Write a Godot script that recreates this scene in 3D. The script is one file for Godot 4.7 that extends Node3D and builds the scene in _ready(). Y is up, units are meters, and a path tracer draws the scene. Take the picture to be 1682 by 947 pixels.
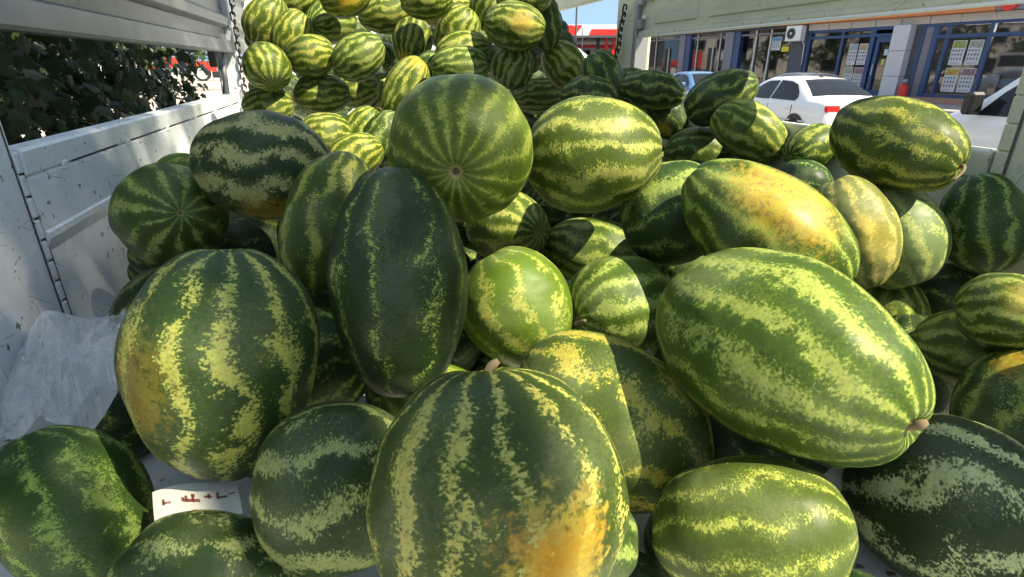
extends Node3D
# A truck bed heaped with watermelons, seen from its open rear corner; a parade of shops, parked cars and a hedge beyond.

const BED := 0.95          # height of the truck floor above the ground
const LEFT := -0.89        # inner faces of the truck's two sides
const RIGHT := 1.62
var taken := {}
var M := {}
var jobs := []             # skins of the watermelons, painted together in threads
var shared_skins := []
var small_skins := {}
var shared_meshes := []
var srgb := PackedByteArray()
var fill_rng := RandomNumberGenerator.new()
var melon_count := 0

# ---------------------------------------------------------------- helpers
func numbered(called: String) -> String:
	if not taken.has(called):
		taken[called] = 0
		return called
	taken[called] += 1
	return "%s_%03d" % [called, taken[called]]

func thing(called: String, label: String, category: String, at := Vector3.ZERO, group := "") -> Node3D:
	var o := Node3D.new()
	o.name = numbered(called)
	add_child(o)
	o.position = at
	tag(o, label, category, group)
	return o

func tag(o: Node, label: String, category: String, group := "") -> void:
	o.set_meta("label", label)
	o.set_meta("category", category)
	if group != "":
		o.set_meta("group", group)

func put(called: String, mesh: Mesh, mat: Material, parent: Node = null) -> MeshInstance3D:
	var o := MeshInstance3D.new()
	o.mesh = mesh
	o.material_override = mat
	if parent == null:
		o.name = numbered(called)
		add_child(o)
	else:
		o.name = called
		parent.add_child(o, true)
	return o

func structure(called: String, mesh: Mesh, mat: Material) -> MeshInstance3D:
	var o := put(called, mesh, mat)
	o.set_meta("kind", "structure")
	return o

func tool() -> SurfaceTool:
	var st := SurfaceTool.new()
	st.begin(Mesh.PRIMITIVE_TRIANGLES)
	st.set_smooth_group(-1)
	return st

func done(st: SurfaceTool) -> ArrayMesh:
	st.generate_normals()
	return st.commit()

func tri(st: SurfaceTool, a: Vector3, b: Vector3, c: Vector3, inside: Vector3) -> void:
	if (c - a).cross(b - a).dot((a + b + c) / 3.0 - inside) < 0.0:
		var t := b
		b = c
		c = t
	for p in [a, b, c]:
		st.set_uv(Vector2(p.x, p.y))
		st.add_vertex(p)

func quad(st: SurfaceTool, a: Vector3, b: Vector3, c: Vector3, d: Vector3, inside: Vector3) -> void:
	tri(st, a, b, c, inside)
	tri(st, a, c, d, inside)

# a box with chamfered edges
func block(st: SurfaceTool, lo: Vector3, hi: Vector3, bevel := 0.006) -> void:
	var c := (lo + hi) * 0.5
	var h := (hi - lo) * 0.5
	var b: float = min(bevel, min(h.x, min(h.y, h.z)) * 0.45)
	var p := {}
	for i in 8:
		var s := Vector3(1 if i & 1 else -1, 1 if i & 2 else -1, 1 if i & 4 else -1)
		p[[i, 0]] = c + s * Vector3(h.x, h.y - b, h.z - b)
		p[[i, 1]] = c + s * Vector3(h.x - b, h.y, h.z - b)
		p[[i, 2]] = c + s * Vector3(h.x - b, h.y - b, h.z)
		tri(st, p[[i, 0]], p[[i, 1]], p[[i, 2]], c)
	for k in 3:
		var e := 1 << k
		var f := 1 << ((k + 1) % 3)
		var g := 1 << ((k + 2) % 3)
		for s in 2:
			var o: int = e if s else 0
			quad(st, p[[o, k]], p[[o | f, k]], p[[o | f | g, k]], p[[o | g, k]], c)
		for s in [0, f, g, f | g]:
			var a: int = (k + 1) % 3
			var d: int = (k + 2) % 3
			quad(st, p[[s, a]], p[[s | e, a]], p[[s | e, d]], p[[s, d]], c)

func block_mesh(lo: Vector3, hi: Vector3, bevel := 0.006) -> ArrayMesh:
	var st := tool()
	block(st, lo, hi, bevel)
	return done(st)

# a closed outline in x and y, drawn out along z
func extrude(st: SurfaceTool, outline: PackedVector2Array, z0: float, z1: float) -> void:
	var n := outline.size()
	var ccw := not Geometry2D.is_polygon_clockwise(outline)
	for i in n:
		var a := outline[i]
		var b := outline[(i + 1) % n]
		var out := Vector2(b.y - a.y, a.x - b.x) * (1.0 if ccw else -1.0)
		var mid := (a + b) * 0.5 - out.normalized() * 0.01
		quad(st, Vector3(a.x, a.y, z0), Vector3(b.x, b.y, z0), Vector3(b.x, b.y, z1), Vector3(a.x, a.y, z1), Vector3(mid.x, mid.y, (z0 + z1) * 0.5))
	var t := Geometry2D.triangulate_polygon(outline)
	for i in range(0, t.size(), 3):
		for z in [z0, z1]:
			tri(st, Vector3(outline[t[i]].x, outline[t[i]].y, z), Vector3(outline[t[i + 1]].x, outline[t[i + 1]].y, z), Vector3(outline[t[i + 2]].x, outline[t[i + 2]].y, z), Vector3(0, 0, (z0 + z1) * 0.5) + Vector3(outline[t[i]].x, outline[t[i]].y, 0))

func extruded(outline: Array, z0: float, z1: float) -> ArrayMesh:
	var st := tool()
	extrude(st, PackedVector2Array(outline), z0, z1)
	return done(st)

func tube(st: SurfaceTool, pts: Array, radii: Array, sides := 8) -> void:
	var rings := []
	var up := Vector3(0.3, 0.2, 0.93)
	for i in pts.size():
		var d: Vector3 = (pts[min(i + 1, pts.size() - 1)] - pts[max(i - 1, 0)]).normalized()
		var u := d.cross(up)
		if u.length() < 0.05:
			u = d.cross(Vector3(0.9, 0.3, 0.1))
		u = u.normalized()
		var v := d.cross(u)
		var ring := []
		for k in sides:
			var a := TAU * k / sides
			ring.append(pts[i] + (u * cos(a) + v * sin(a)) * float(radii[i]))
		rings.append(ring)
	for i in pts.size() - 1:
		var mid: Vector3 = (pts[i] + pts[i + 1]) * 0.5
		for k in sides:
			quad(st, rings[i][k], rings[i][(k + 1) % sides], rings[i + 1][(k + 1) % sides], rings[i + 1][k], mid)
	for e in [0, pts.size() - 1]:
		for k in sides:
			tri(st, pts[e], rings[e][k], rings[e][(k + 1) % sides], pts[1] if e == 0 else pts[e - 1])

func tube_mesh(pts: Array, radii: Array, sides := 8, smooth := true) -> ArrayMesh:
	var st := tool()
	if smooth:
		st.set_smooth_group(0)
	tube(st, pts, radii, sides)
	return done(st)

func plain(color: Color, rough := 0.6, metal := 0.0) -> StandardMaterial3D:
	var m := StandardMaterial3D.new()
	m.albedo_color = color.linear_to_srgb()
	m.roughness = rough
	m.metallic = metal
	return m

func noise(freq: float, octaves := 1, seed_ := 1, kind := FastNoiseLite.TYPE_SIMPLEX_SMOOTH) -> FastNoiseLite:
	var n := FastNoiseLite.new()
	n.noise_type = kind
	n.seed = seed_
	n.frequency = freq
	n.fractal_type = FastNoiseLite.FRACTAL_FBM if octaves > 1 else FastNoiseLite.FRACTAL_NONE
	n.fractal_octaves = octaves
	return n

func noise_image(size: int, freq: float, octaves: int, seed_: int) -> Image:
	var im := noise(freq, octaves, seed_).get_seamless_image(size, size)
	im.convert(Image.FORMAT_L8)
	return im

# a colour texture from a function of two noises; colours are linear
func mottled(size: int, stops: Array, f1: float, f2: float, seed_: int) -> ImageTexture:
	var a := noise_image(size, f1, 4, seed_).get_data()
	var b := noise_image(size, f2, 3, seed_ + 9).get_data()
	var out := PackedByteArray()
	out.resize(size * size * 3)
	for i in size * size:
		var t := clampf(0.6 * a[i] / 255.0 + 0.4 * b[i] / 255.0, 0.0, 0.999) * (stops.size() - 1)
		var c: Color = stops[int(t)].lerp(stops[int(t) + 1], t - int(t)).linear_to_srgb()
		out[i * 3] = int(c.r * 255)
		out[i * 3 + 1] = int(c.g * 255)
		out[i * 3 + 2] = int(c.b * 255)
	var im := Image.create_from_data(size, size, false, Image.FORMAT_RGB8, out)
	return ImageTexture.create_from_image(im)

func bumps(size: int, freq: float, octaves: int, seed_: int, strength: float) -> ImageTexture:
	var im := noise_image(size, freq, octaves, seed_)
	im.bump_map_to_normal_map(strength)
	return ImageTexture.create_from_image(im)

# old paint on sheet metal: grime, faint vertical streaks, scratches and rust chips
func paint_image(size: int, base: Color, seed_: int, chips: float) -> ImageTexture:
	var r := RandomNumberGenerator.new()
	r.seed = seed_
	var cloud := noise_image(size, 0.006, 4, seed_).get_data()
	var grain := noise_image(size, 0.05, 3, seed_ + 3).get_data()
	var spots := noise_image(size, 0.022, 4, seed_ + 5).get_data()
	var im := Image.create(size, size, false, Image.FORMAT_RGB8)
	for y in size:
		for x in size:
			var i := y * size + x
			var g := 0.86 + 0.16 * cloud[i] / 255.0 + 0.07 * (grain[i] / 255.0 - 0.5)
			var c := base * g
			var s := spots[i] / 255.0 + 0.25 * (grain[i] / 255.0 - 0.5)
			if s > 0.94 - chips:
				c = c.lerp(Color(0.16, 0.075, 0.045), clampf((s - 0.94 + chips) * 14.0, 0.0, 0.9))
			elif s < 0.2:
				c = c.lerp(Color(0.30, 0.29, 0.26), clampf((0.2 - s) * 2.0, 0.0, 0.4))
			im.set_pixel(x, y, Color(c.r, c.g, c.b).linear_to_srgb())
	for k in int(size * 0.25):
		var p := Vector2(r.randf() * size, r.randf() * size)
		var dir := Vector2(r.randfn(0.25, 0.5), 1.0).normalized() if r.randf() < 0.5 else Vector2(1.0, r.randfn(0.25, 0.3)).normalized()
		var dark := r.randf() < 0.55
		var n := int(r.randf_range(6, 70))
		var amount := r.randf_range(0.12, 0.55)
		for j in n:
			var q := p + dir * j + Vector2(sin(j * 0.3 + k), 0) * 0.6
			var xx := posmod(int(q.x), size)
			var yy := posmod(int(q.y), size)
			var c2 := im.get_pixel(xx, yy)
			im.set_pixel(xx, yy, c2.lerp(Color(0.16, 0.15, 0.15) if dark else Color(0.93, 0.94, 0.93), amount))
	return ImageTexture.create_from_image(im)

func painted(base: Color, seed_: int, chips: float, rough := 0.42) -> StandardMaterial3D:
	var m := StandardMaterial3D.new()
	m.albedo_texture = paint_image(512, base, seed_, chips)
	m.uv1_triplanar = true
	m.uv1_world_triplanar = true
	m.uv1_scale = Vector3(1.25, 1.25, 1.25)
	m.roughness = rough
	m.normal_enabled = true
	m.normal_texture = bumps(256, 0.012, 3, seed_ + 2, 2.0)
	m.normal_scale = 0.25
	return m

# ---------------------------------------------------------------- watermelons
# dark: rind between the stripes; light: stripes; n stripes; w their width 0..1; ragged: how torn their edges are; mid: how far the mid green spreads
func styles() -> Dictionary:
	return {
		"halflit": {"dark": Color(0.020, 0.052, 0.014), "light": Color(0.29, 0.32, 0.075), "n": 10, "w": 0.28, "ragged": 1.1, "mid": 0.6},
		"hero": {"dark": Color(0.016, 0.044, 0.014), "light": Color(0.36, 0.37, 0.10), "n": 14, "w": 0.24, "ragged": 0.9, "mid": 0.5},
		"mottled": {"dark": Color(0.012, 0.038, 0.016), "light": Color(0.33, 0.37, 0.10), "n": 11, "w": 0.30, "ragged": 1.1, "mid": 0.45},
		"mottled2": {"dark": Color(0.016, 0.044, 0.020), "light": Color(0.30, 0.34, 0.11), "n": 9, "w": 0.32, "ragged": 1.1, "mid": 0.45},
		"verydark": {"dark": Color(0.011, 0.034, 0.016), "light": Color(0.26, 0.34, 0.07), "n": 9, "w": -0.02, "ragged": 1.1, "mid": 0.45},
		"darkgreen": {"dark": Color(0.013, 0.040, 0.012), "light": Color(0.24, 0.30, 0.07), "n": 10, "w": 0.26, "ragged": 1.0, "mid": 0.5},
		"greendark": {"dark": Color(0.020, 0.056, 0.018), "light": Color(0.28, 0.34, 0.10), "n": 11, "w": 0.22, "ragged": 1.0, "mid": 0.65},
		"green": {"dark": Color(0.022, 0.058, 0.012), "light": Color(0.27, 0.31, 0.07), "n": 13, "w": 0.27, "ragged": 1.2, "mid": 0.75},
		"green8": {"dark": Color(0.019, 0.056, 0.010), "light": Color(0.25, 0.32, 0.06), "n": 11, "w": 0.28, "ragged": 1.2, "mid": 0.7},
		"green9": {"dark": Color(0.018, 0.050, 0.010), "light": Color(0.29, 0.32, 0.065), "n": 11, "w": 0.31, "ragged": 1.2, "mid": 0.6},
		"softgreen": {"dark": Color(0.028, 0.070, 0.013), "light": Color(0.24, 0.29, 0.06), "n": 16, "w": 0.17, "ragged": 1.1, "mid": 0.85},
		"cream": {"dark": Color(0.012, 0.038, 0.018), "light": Color(0.36, 0.38, 0.16), "n": 9, "w": 0.36, "ragged": 1.1, "mid": 0.35},
		"creamdark": {"dark": Color(0.020, 0.058, 0.024), "light": Color(0.38, 0.43, 0.14), "n": 7, "w": 0.27, "ragged": 1.2, "mid": 0.5},
		"bright": {"dark": Color(0.028, 0.070, 0.014), "light": Color(0.32, 0.36, 0.09), "n": 13, "w": 0.34, "ragged": 0.95, "mid": 0.7},
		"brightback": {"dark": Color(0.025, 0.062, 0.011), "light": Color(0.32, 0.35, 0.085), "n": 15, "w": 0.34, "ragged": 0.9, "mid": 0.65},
		"lime": {"dark": Color(0.068, 0.125, 0.016), "light": Color(0.32, 0.36, 0.08), "n": 10, "w": 0.20, "ragged": 1.3, "mid": 0.8},
		"yellowish": {"dark": Color(0.023, 0.058, 0.018), "light": Color(0.36, 0.35, 0.07), "n": 9, "w": 0.33, "ragged": 1.1, "mid": 0.65},
		"pale": {"dark": Color(0.105, 0.135, 0.045), "light": Color(0.39, 0.37, 0.12), "n": 12, "w": 0.40, "ragged": 1.0, "mid": 0.6},
		"palegreen": {"dark": Color(0.086, 0.135, 0.055), "light": Color(0.31, 0.35, 0.13), "n": 11, "w": 0.34, "ragged": 1.3, "mid": 0.6},
		"thinstripe": {"dark": Color(0.030, 0.066, 0.018), "light": Color(0.34, 0.37, 0.08), "n": 11, "w": 0.13, "ragged": 1.0, "mid": 0.7},
		"black": {"dark": Color(0.014, 0.035, 0.016), "light": Color(0.46, 0.49, 0.22), "n": 9, "w": 0.34, "ragged": 1.0, "mid": 0.2},  # dark rind, deepened in colour for the shade over its corner
		"scratched": {"dark": Color(0.018, 0.054, 0.018), "light": Color(0.27, 0.36, 0.08), "n": 9, "w": 0.22, "ragged": 1.3, "mid": 0.7},
	}

func to_byte(v: float) -> int:
	return srgb[clampi(int(v * 2047.0), 0, 2047)]

# the skin of one watermelon, evaluated on the rind itself so that it has no seam and no stretched poles
func paint_skin(at: int) -> void:
	var j: Dictionary = jobs[at]
	var w: int = j.w
	var h: int = j.h
	var s: Dictionary = j.style
	var sd: int = j.seed
	var k: float = j.k
	var slow := noise(1.1, 1, sd)
	var tear := noise(6.5, 4, sd + 1)
	tear.fractal_gain = 0.66
	var grit: float = [0.6, 0.66, 0.74][j.size]
	var fine := noise([11.0, 15.0, 19.0][j.size], 3, sd + 2)
	fine.fractal_gain = 0.7
	var rng := RandomNumberGenerator.new()
	rng.seed = sd * 7 + 5
	var n: int = s.n
	var own := PackedFloat32Array()
	for i in n + 1:
		own.append(rng.randf_range(-0.14, 0.14))
	own[n] = own[0]
	var dark: Color = s.dark
	var light: Color = s.light
	var tone := rng.randf_range(0.84, 1.16)
	var warmth := rng.randf_range(0.92, 1.08)
	if dark.g < 0.09:
		dark = Color(dark.r * 1.7 * tone * warmth, dark.g * 1.12 * tone, dark.b * 0.72 * tone / warmth)
	else:
		dark = Color(dark.r * 1.12 * tone * warmth, dark.g * 1.05 * tone, dark.b * 0.9 * tone / warmth)
	light = Color(light.r * (0.5 + 0.5 * tone) * warmth * 1.01, light.g * (0.5 + 0.5 * tone), light.b * 0.92 / warmth)
	var mid := Color(dark.r * 1.9 + 0.018, dark.g * 1.75 + 0.024, dark.b * 1.5 + 0.002)
	if dark.g > 0.13:
		mid = Color(dark.r * 1.25, dark.g * 1.2, dark.b * 1.15)
	var mid_share: float = s.mid
	var width: float = s.w
	var ragged: float = s.ragged
	var vary := 0.22 + 0.9 * maxf(0.0, width)
	var spot: Vector3 = j.spot
	var reach: float = j.reach
	var yellow: float = j.yellow
	var scab: int = j.scab
	var warm0: float = j.warm
	var out := PackedByteArray()
	out.resize(w * h * 3)
	var o := 0
	for y in h:
		var lat := PI * (y + 0.5) / h
		var r := sin(lat)
		var hh := cos(lat)
		var calm := clampf((r - 0.08) / 0.5, 0.0, 1.0)
		for x in w:
			var lon := TAU * x / w
			var px := cos(lon) * r
			var pz := sin(lon) * r
			var py := hh * k
			var a := slow.get_noise_3d(px, py, pz)
			var a2 := slow.get_noise_3d(px * 1.9 + 17.0, py * 1.9, pz * 1.9)
			var t := tear.get_noise_3d(px, py * 1.15, pz)
			var f := fine.get_noise_3d(px, py * 1.45, pz)
			var band := lon / TAU * n + (0.34 * a + 0.10 * a2 + 0.10 * t * ragged) * (0.25 + 0.75 * calm)
			band = fposmod(band, float(n))
			var ib := int(band)
			var fr := band - ib
			var off: float = lerpf(own[ib], own[ib + 1], 0.5) + own[ib]
			var tr := absf(fr - 0.5) * 2.0
			var ww := width + off * calm * vary + 0.62 * vary * a2 * calm - 0.10 * (1.0 - calm)
			var val := (ww - tr) * 1.3 + (0.60 * t * ragged + grit * 1.12 * f) * (0.15 + 0.85 * calm)
			var li := clampf(val * 2.5 + 0.43, 0.0, 1.0)
			li = li * li * (3.0 - 2.0 * li)
			var halo := clampf(val * 0.9 + 1.0, 0.0, 1.0)
			var vein := clampf(1.0 - absf(t + 0.25 * f) * 5.0, 0.0, 1.0)
			var mm := clampf(mid_share * (1.15 * halo * halo + 0.34 * vein * (0.5 + a2) + 0.35 * a) + 0.12 * f, 0.0, 1.0)
			var cr := lerpf(dark.r, mid.r, mm)
			var cg := lerpf(dark.g, mid.g, mm)
			var cb := lerpf(dark.b, mid.b, mm)
			var bright := 0.82 + 0.32 * f + 0.22 * t
			cr = lerpf(cr, light.r * bright, li)
			cg = lerpf(cg, light.g * bright, li)
			cb = lerpf(cb, light.b * bright, li)
			if reach > 0.0:
				var ny := hh
				var d := acos(clampf(px * spot.x + ny * spot.y + pz * spot.z, -1.0, 1.0)) + 0.42 * t + 0.22 * f
				var ys := clampf((reach - d) / (reach * 0.65), 0.0, 1.0)
				ys = minf(1.0, ys * ys * (3.0 - 2.0 * ys) * yellow)
				if ys > 0.0:
					var warm := clampf(warm0 + 0.8 * a2 + 0.9 * t + 0.4 * f, 0.0, 1.0)
					var yl := 0.72 + 0.28 * li
					cr = lerpf(cr, lerpf(0.46, 0.48, warm) * yl, ys)
					cg = lerpf(cg, lerpf(0.37, 0.25, warm) * yl, ys)
					cb = lerpf(cb, lerpf(0.045, 0.014, warm) * yl, ys)
					if scab == 1 and ys > 0.45 and f + 0.9 * t > 0.24:
						cr = lerpf(cr, 0.22, 0.75)
						cg = lerpf(cg, 0.13, 0.75)
						cb = lerpf(cb, 0.06, 0.75)
			# vine scratches: thin corky lines that wander over the rind
			if absf(a2 - 0.16) < 0.0035 * (1.0 + t) and a > -0.1 and t > -0.35:
				cr = lerpf(cr, 0.36, 0.5)
				cg = lerpf(cg, 0.35, 0.5)
				cb = lerpf(cb, 0.22, 0.5)
			# dry dust in broad patches
			var dusty := clampf(0.01 + 0.13 * a - 0.08 * t + 0.04 * f, 0.0, 0.13)
			cr = lerpf(cr, 0.30, dusty)
			cg = lerpf(cg, 0.31, dusty)
			cb = lerpf(cb, 0.20, dusty)
			# thin pale scuffs, and the corky scars at both ends
			if f > 0.62 and t < -0.15:
				cr = lerpf(cr, 0.30, 0.25)
				cg = lerpf(cg, 0.32, 0.25)
				cb = lerpf(cb, 0.22, 0.25)
			if r < 0.075:
				var q := clampf((0.075 - r) / 0.03, 0.0, 1.0) * (0.8 if hh > 0.0 else 0.55)
				var core := r < 0.032
				cr = lerpf(cr, 0.075 if core else 0.27, q)
				cg = lerpf(cg, 0.05 if core else 0.22, q)
				cb = lerpf(cb, 0.03 if core else 0.09, q)
			out[o] = to_byte(cr)
			out[o + 1] = to_byte(cg)
			out[o + 2] = to_byte(cb)
			o += 3
	j.image = Image.create_from_data(w, h, false, Image.FORMAT_RGB8, out)

func skin_material(style: String, size: int, k: float, seed_: int, how: Dictionary) -> StandardMaterial3D:
	var key := "%s %d" % [style, melon_count % 5]
	if size == 0 and not how.has("spot") and small_skins.has(key):
		return small_skins[key]
	var m := StandardMaterial3D.new()
	if size == 0 and not how.has("spot"):
		small_skins[key] = m
	m.roughness = 1.0
	m.roughness_texture = M.rind_gloss
	m.metallic_specular = 0.30
	m.normal_enabled = true
	m.normal_texture = M.rind_bumps
	m.normal_scale = 0.4
	var w: int = [256, 448, 1024][size]
	jobs.append({"size": size, "w": w, "h": int(w * 0.5), "style": styles()[style], "seed": seed_, "k": k, "material": m, "spot": how.get("spot", Vector3.UP), "reach": how.get("reach", 0.0), "yellow": how.get("yellow", 0.0), "scab": how.get("scab", 0), "warm": how.get("warm", 0.15)})
	return m

func melon_mesh(radius: float, k: float, segments: int, rings: int, seed_: int) -> ArrayMesh:
	var lumps := noise(0.9, 2, seed_ + 31)
	var rng := RandomNumberGenerator.new()
	rng.seed = seed_
	var ribs := rng.randi_range(8, 11)
	var full := rng.randf_range(0.86, 0.99)
	var taper := rng.randf_range(-0.09, 0.09)
	var p := PackedVector3Array()
	var uv := PackedVector2Array()
	for y in rings + 1:
		var lat := PI * y / rings
		var r := pow(sin(lat), full) if y > 0 and y < rings else 0.0
		var hh := cos(lat)
		for x in segments + 1:
			var lon := TAU * (x % segments) / segments
			var d := Vector3(cos(lon) * r, hh, sin(lon) * r)
			var g := 1.0 + 0.046 * lumps.get_noise_3dv(d) + 0.006 * cos(lon * ribs) * r
			var dent := 0.075 * exp(-(r * r) / 0.02)
			p.append(Vector3(d.x * g * (1.0 + taper * hh), d.y * k * (g - dent), d.z * g * (1.0 + taper * hh)) * radius)
			uv.append(Vector2(float(x) / segments, float(y) / rings))
	var nn := PackedVector3Array()
	var ix := PackedInt32Array()
	var row := segments + 1
	for y in rings + 1:
		for x in row:
			if y == 0 or y == rings:
				nn.append(Vector3(0, 1 if y == 0 else -1, 0))
				continue
			var e := p[y * row + (x + 1) % segments] - p[y * row + (x - 1 + segments) % segments]
			var s := p[(y + 1) * row + x] - p[(y - 1) * row + x]
			var v := e.cross(s).normalized()
			nn.append(v if v.dot(p[y * row + x]) > 0.0 else -v)
	for y in rings:
		for x in segments:
			var a := y * row + x
			ix.append_array([a, a + row, a + 1, a + 1, a + row, a + row + 1])
	var arr := []
	arr.resize(Mesh.ARRAY_MAX)
	arr[Mesh.ARRAY_VERTEX] = p
	arr[Mesh.ARRAY_NORMAL] = nn
	arr[Mesh.ARRAY_TEX_UV] = uv
	arr[Mesh.ARRAY_INDEX] = ix
	var am := ArrayMesh.new()
	am.add_surface_from_arrays(Mesh.PRIMITIVE_TRIANGLES, arr)
	return am

func axis_basis(axis: Vector3) -> Basis:
	axis = axis.normalized()
	var x := axis.cross(Vector3.UP if absf(axis.y) < 0.9 else Vector3.RIGHT).normalized()
	return Basis(x, axis, x.cross(axis))

func melon(label: String, style: String, size: int, at: Vector3, axis: Vector3, radius: float, k: float, how: Dictionary) -> void:
	melon_count += 1
	var sd := 100 + melon_count * 13
	var o := put("watermelon", melon_mesh(radius, k, [44, 64, 96][size], [28, 44, 64][size], sd), skin_material(style, size, k, sd, how))
	o.transform = Transform3D(axis_basis(axis), at)
	tag(o, label, "watermelon", "watermelons heaped in the truck bed")
	var kind: int = how.get("stem", 0)
	if kind > 0:
		var r := radius
		var top := radius * k * 0.93
		var pts := []
		var rad := []
		var rng := RandomNumberGenerator.new()
		rng.seed = sd
		var bend := Vector3(rng.randfn(), 0, rng.randfn()).normalized()
		if kind == 1:
			for i in 6:
				var f := i / 5.0
				pts.append(Vector3(0, top - 0.004 + f * minf(r, 0.12) * 0.15, 0) + bend * r * 0.12 * f * f)
				rad.append(minf(r, 0.12) * ([0.085, 0.05, 0.040, 0.046, 0.058, 0.030][i]) * (0.8 + 0.35 * rng.randf()))
		else:
			for i in 12:
				var f := i / 11.0
				pts.append(Vector3(0, top - 0.004 + sin(f * 1.9) * r * 0.22, 0) + bend * r * 0.48 * f * f + bend.cross(Vector3.UP) * sin(f * 4.0) * r * 0.09)
				rad.append(r * lerpf(0.05, 0.024, f) * (1.6 if i == 0 else 1.0))
		put("stem", tube_mesh(pts, rad, 9), M.stem, o)

# melons that only show as dark glimpses deep in the gaps of the heap
func filler(at: Vector3, axis: Vector3, radius: float, k: float, label := "") -> void:
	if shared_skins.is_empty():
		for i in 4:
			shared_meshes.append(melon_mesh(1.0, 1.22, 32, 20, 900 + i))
			shared_skins.append(skin_material(["darkgreen", "verydark", "darkgreen", "verydark"][i], 0, 1.2, 950 + i, {}))  # dark rinds chosen to stand in for the shade in the gaps
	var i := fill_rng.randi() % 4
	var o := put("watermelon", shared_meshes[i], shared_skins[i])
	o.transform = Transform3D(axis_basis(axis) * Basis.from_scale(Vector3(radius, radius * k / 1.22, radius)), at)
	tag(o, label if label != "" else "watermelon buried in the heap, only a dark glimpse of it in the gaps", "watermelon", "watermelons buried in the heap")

func paint_all_skins() -> void:
	var work := WorkerThreadPool.add_group_task(paint_skin, jobs.size())
	WorkerThreadPool.wait_for_group_task_completion(work)
	for j in jobs:
		(j.material as StandardMaterial3D).albedo_texture = ImageTexture.create_from_image(j.image)

# ---------------------------------------------------------------- scene
func _ready() -> void:
	for i in 2048:
		srgb.append(int(round(255.0 * Color(i / 2047.0, 0, 0).linear_to_srgb().r)))
	fill_rng.seed = 77
	# camera
	var cam := Camera3D.new()
	cam.name = "camera"
	cam.fov = 55.5
	cam.near = 0.02
	cam.far = 400.0
	add_child(cam)
	cam.position = Vector3(0, BED + 0.8, 0)
	cam.rotation_order = EULER_ORDER_YXZ
	cam.rotation_degrees = Vector3(-22.24, -15.57, 0)
	cam.current = true
	# sky and exposure
	var sky_mat := ProceduralSkyMaterial.new()
	sky_mat.sky_top_color = Color(0.50, 0.557, 0.63)
	sky_mat.sky_horizon_color = Color(0.485, 0.61, 0.722)
	sky_mat.sky_curve = 0.12
	sky_mat.ground_bottom_color = Color(0.30, 0.29, 0.27)
	sky_mat.ground_horizon_color = Color(0.55, 0.57, 0.58)
	sky_mat.sun_angle_max = 12.0
	var sky := Sky.new()
	sky.sky_material = sky_mat
	var env := Environment.new()
	env.background_mode = Environment.BG_SKY
	env.sky = sky
	env.tonemap_mode = Environment.TONE_MAPPER_LINEAR
	env.tonemap_exposure = 2.6
	env.background_energy_multiplier = 0.95
	env.ambient_light_source = Environment.AMBIENT_SOURCE_SKY
	env.sdfgi_enabled = true
	env.ssao_enabled = true
	env.ssil_enabled = true
	var we := WorldEnvironment.new()
	we.name = "environment"
	we.environment = env
	add_child(we)
	# sun: behind the camera to the right, half way up
	var sun := DirectionalLight3D.new()
	sun.name = "sun"
	sun.light_energy = 1.55
	sun.light_color = Color(1.0, 0.95, 0.84)
	sun.light_angular_distance = 0.5
	sun.shadow_enabled = true
	add_child(sun)
	sun.look_at_from_position(Vector3.ZERO, -Vector3(0.454, 0.766, 0.454), Vector3.UP)
	var clock := Time.get_ticks_msec()
	make_materials()
	build_ground()
	build_shops()
	build_canopy()
	build_truck()
	build_cars()
	build_plants()
	build_street_things()
	build_melons()
	build_plastic()
	build_scrap()
	paint_all_skins()

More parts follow.
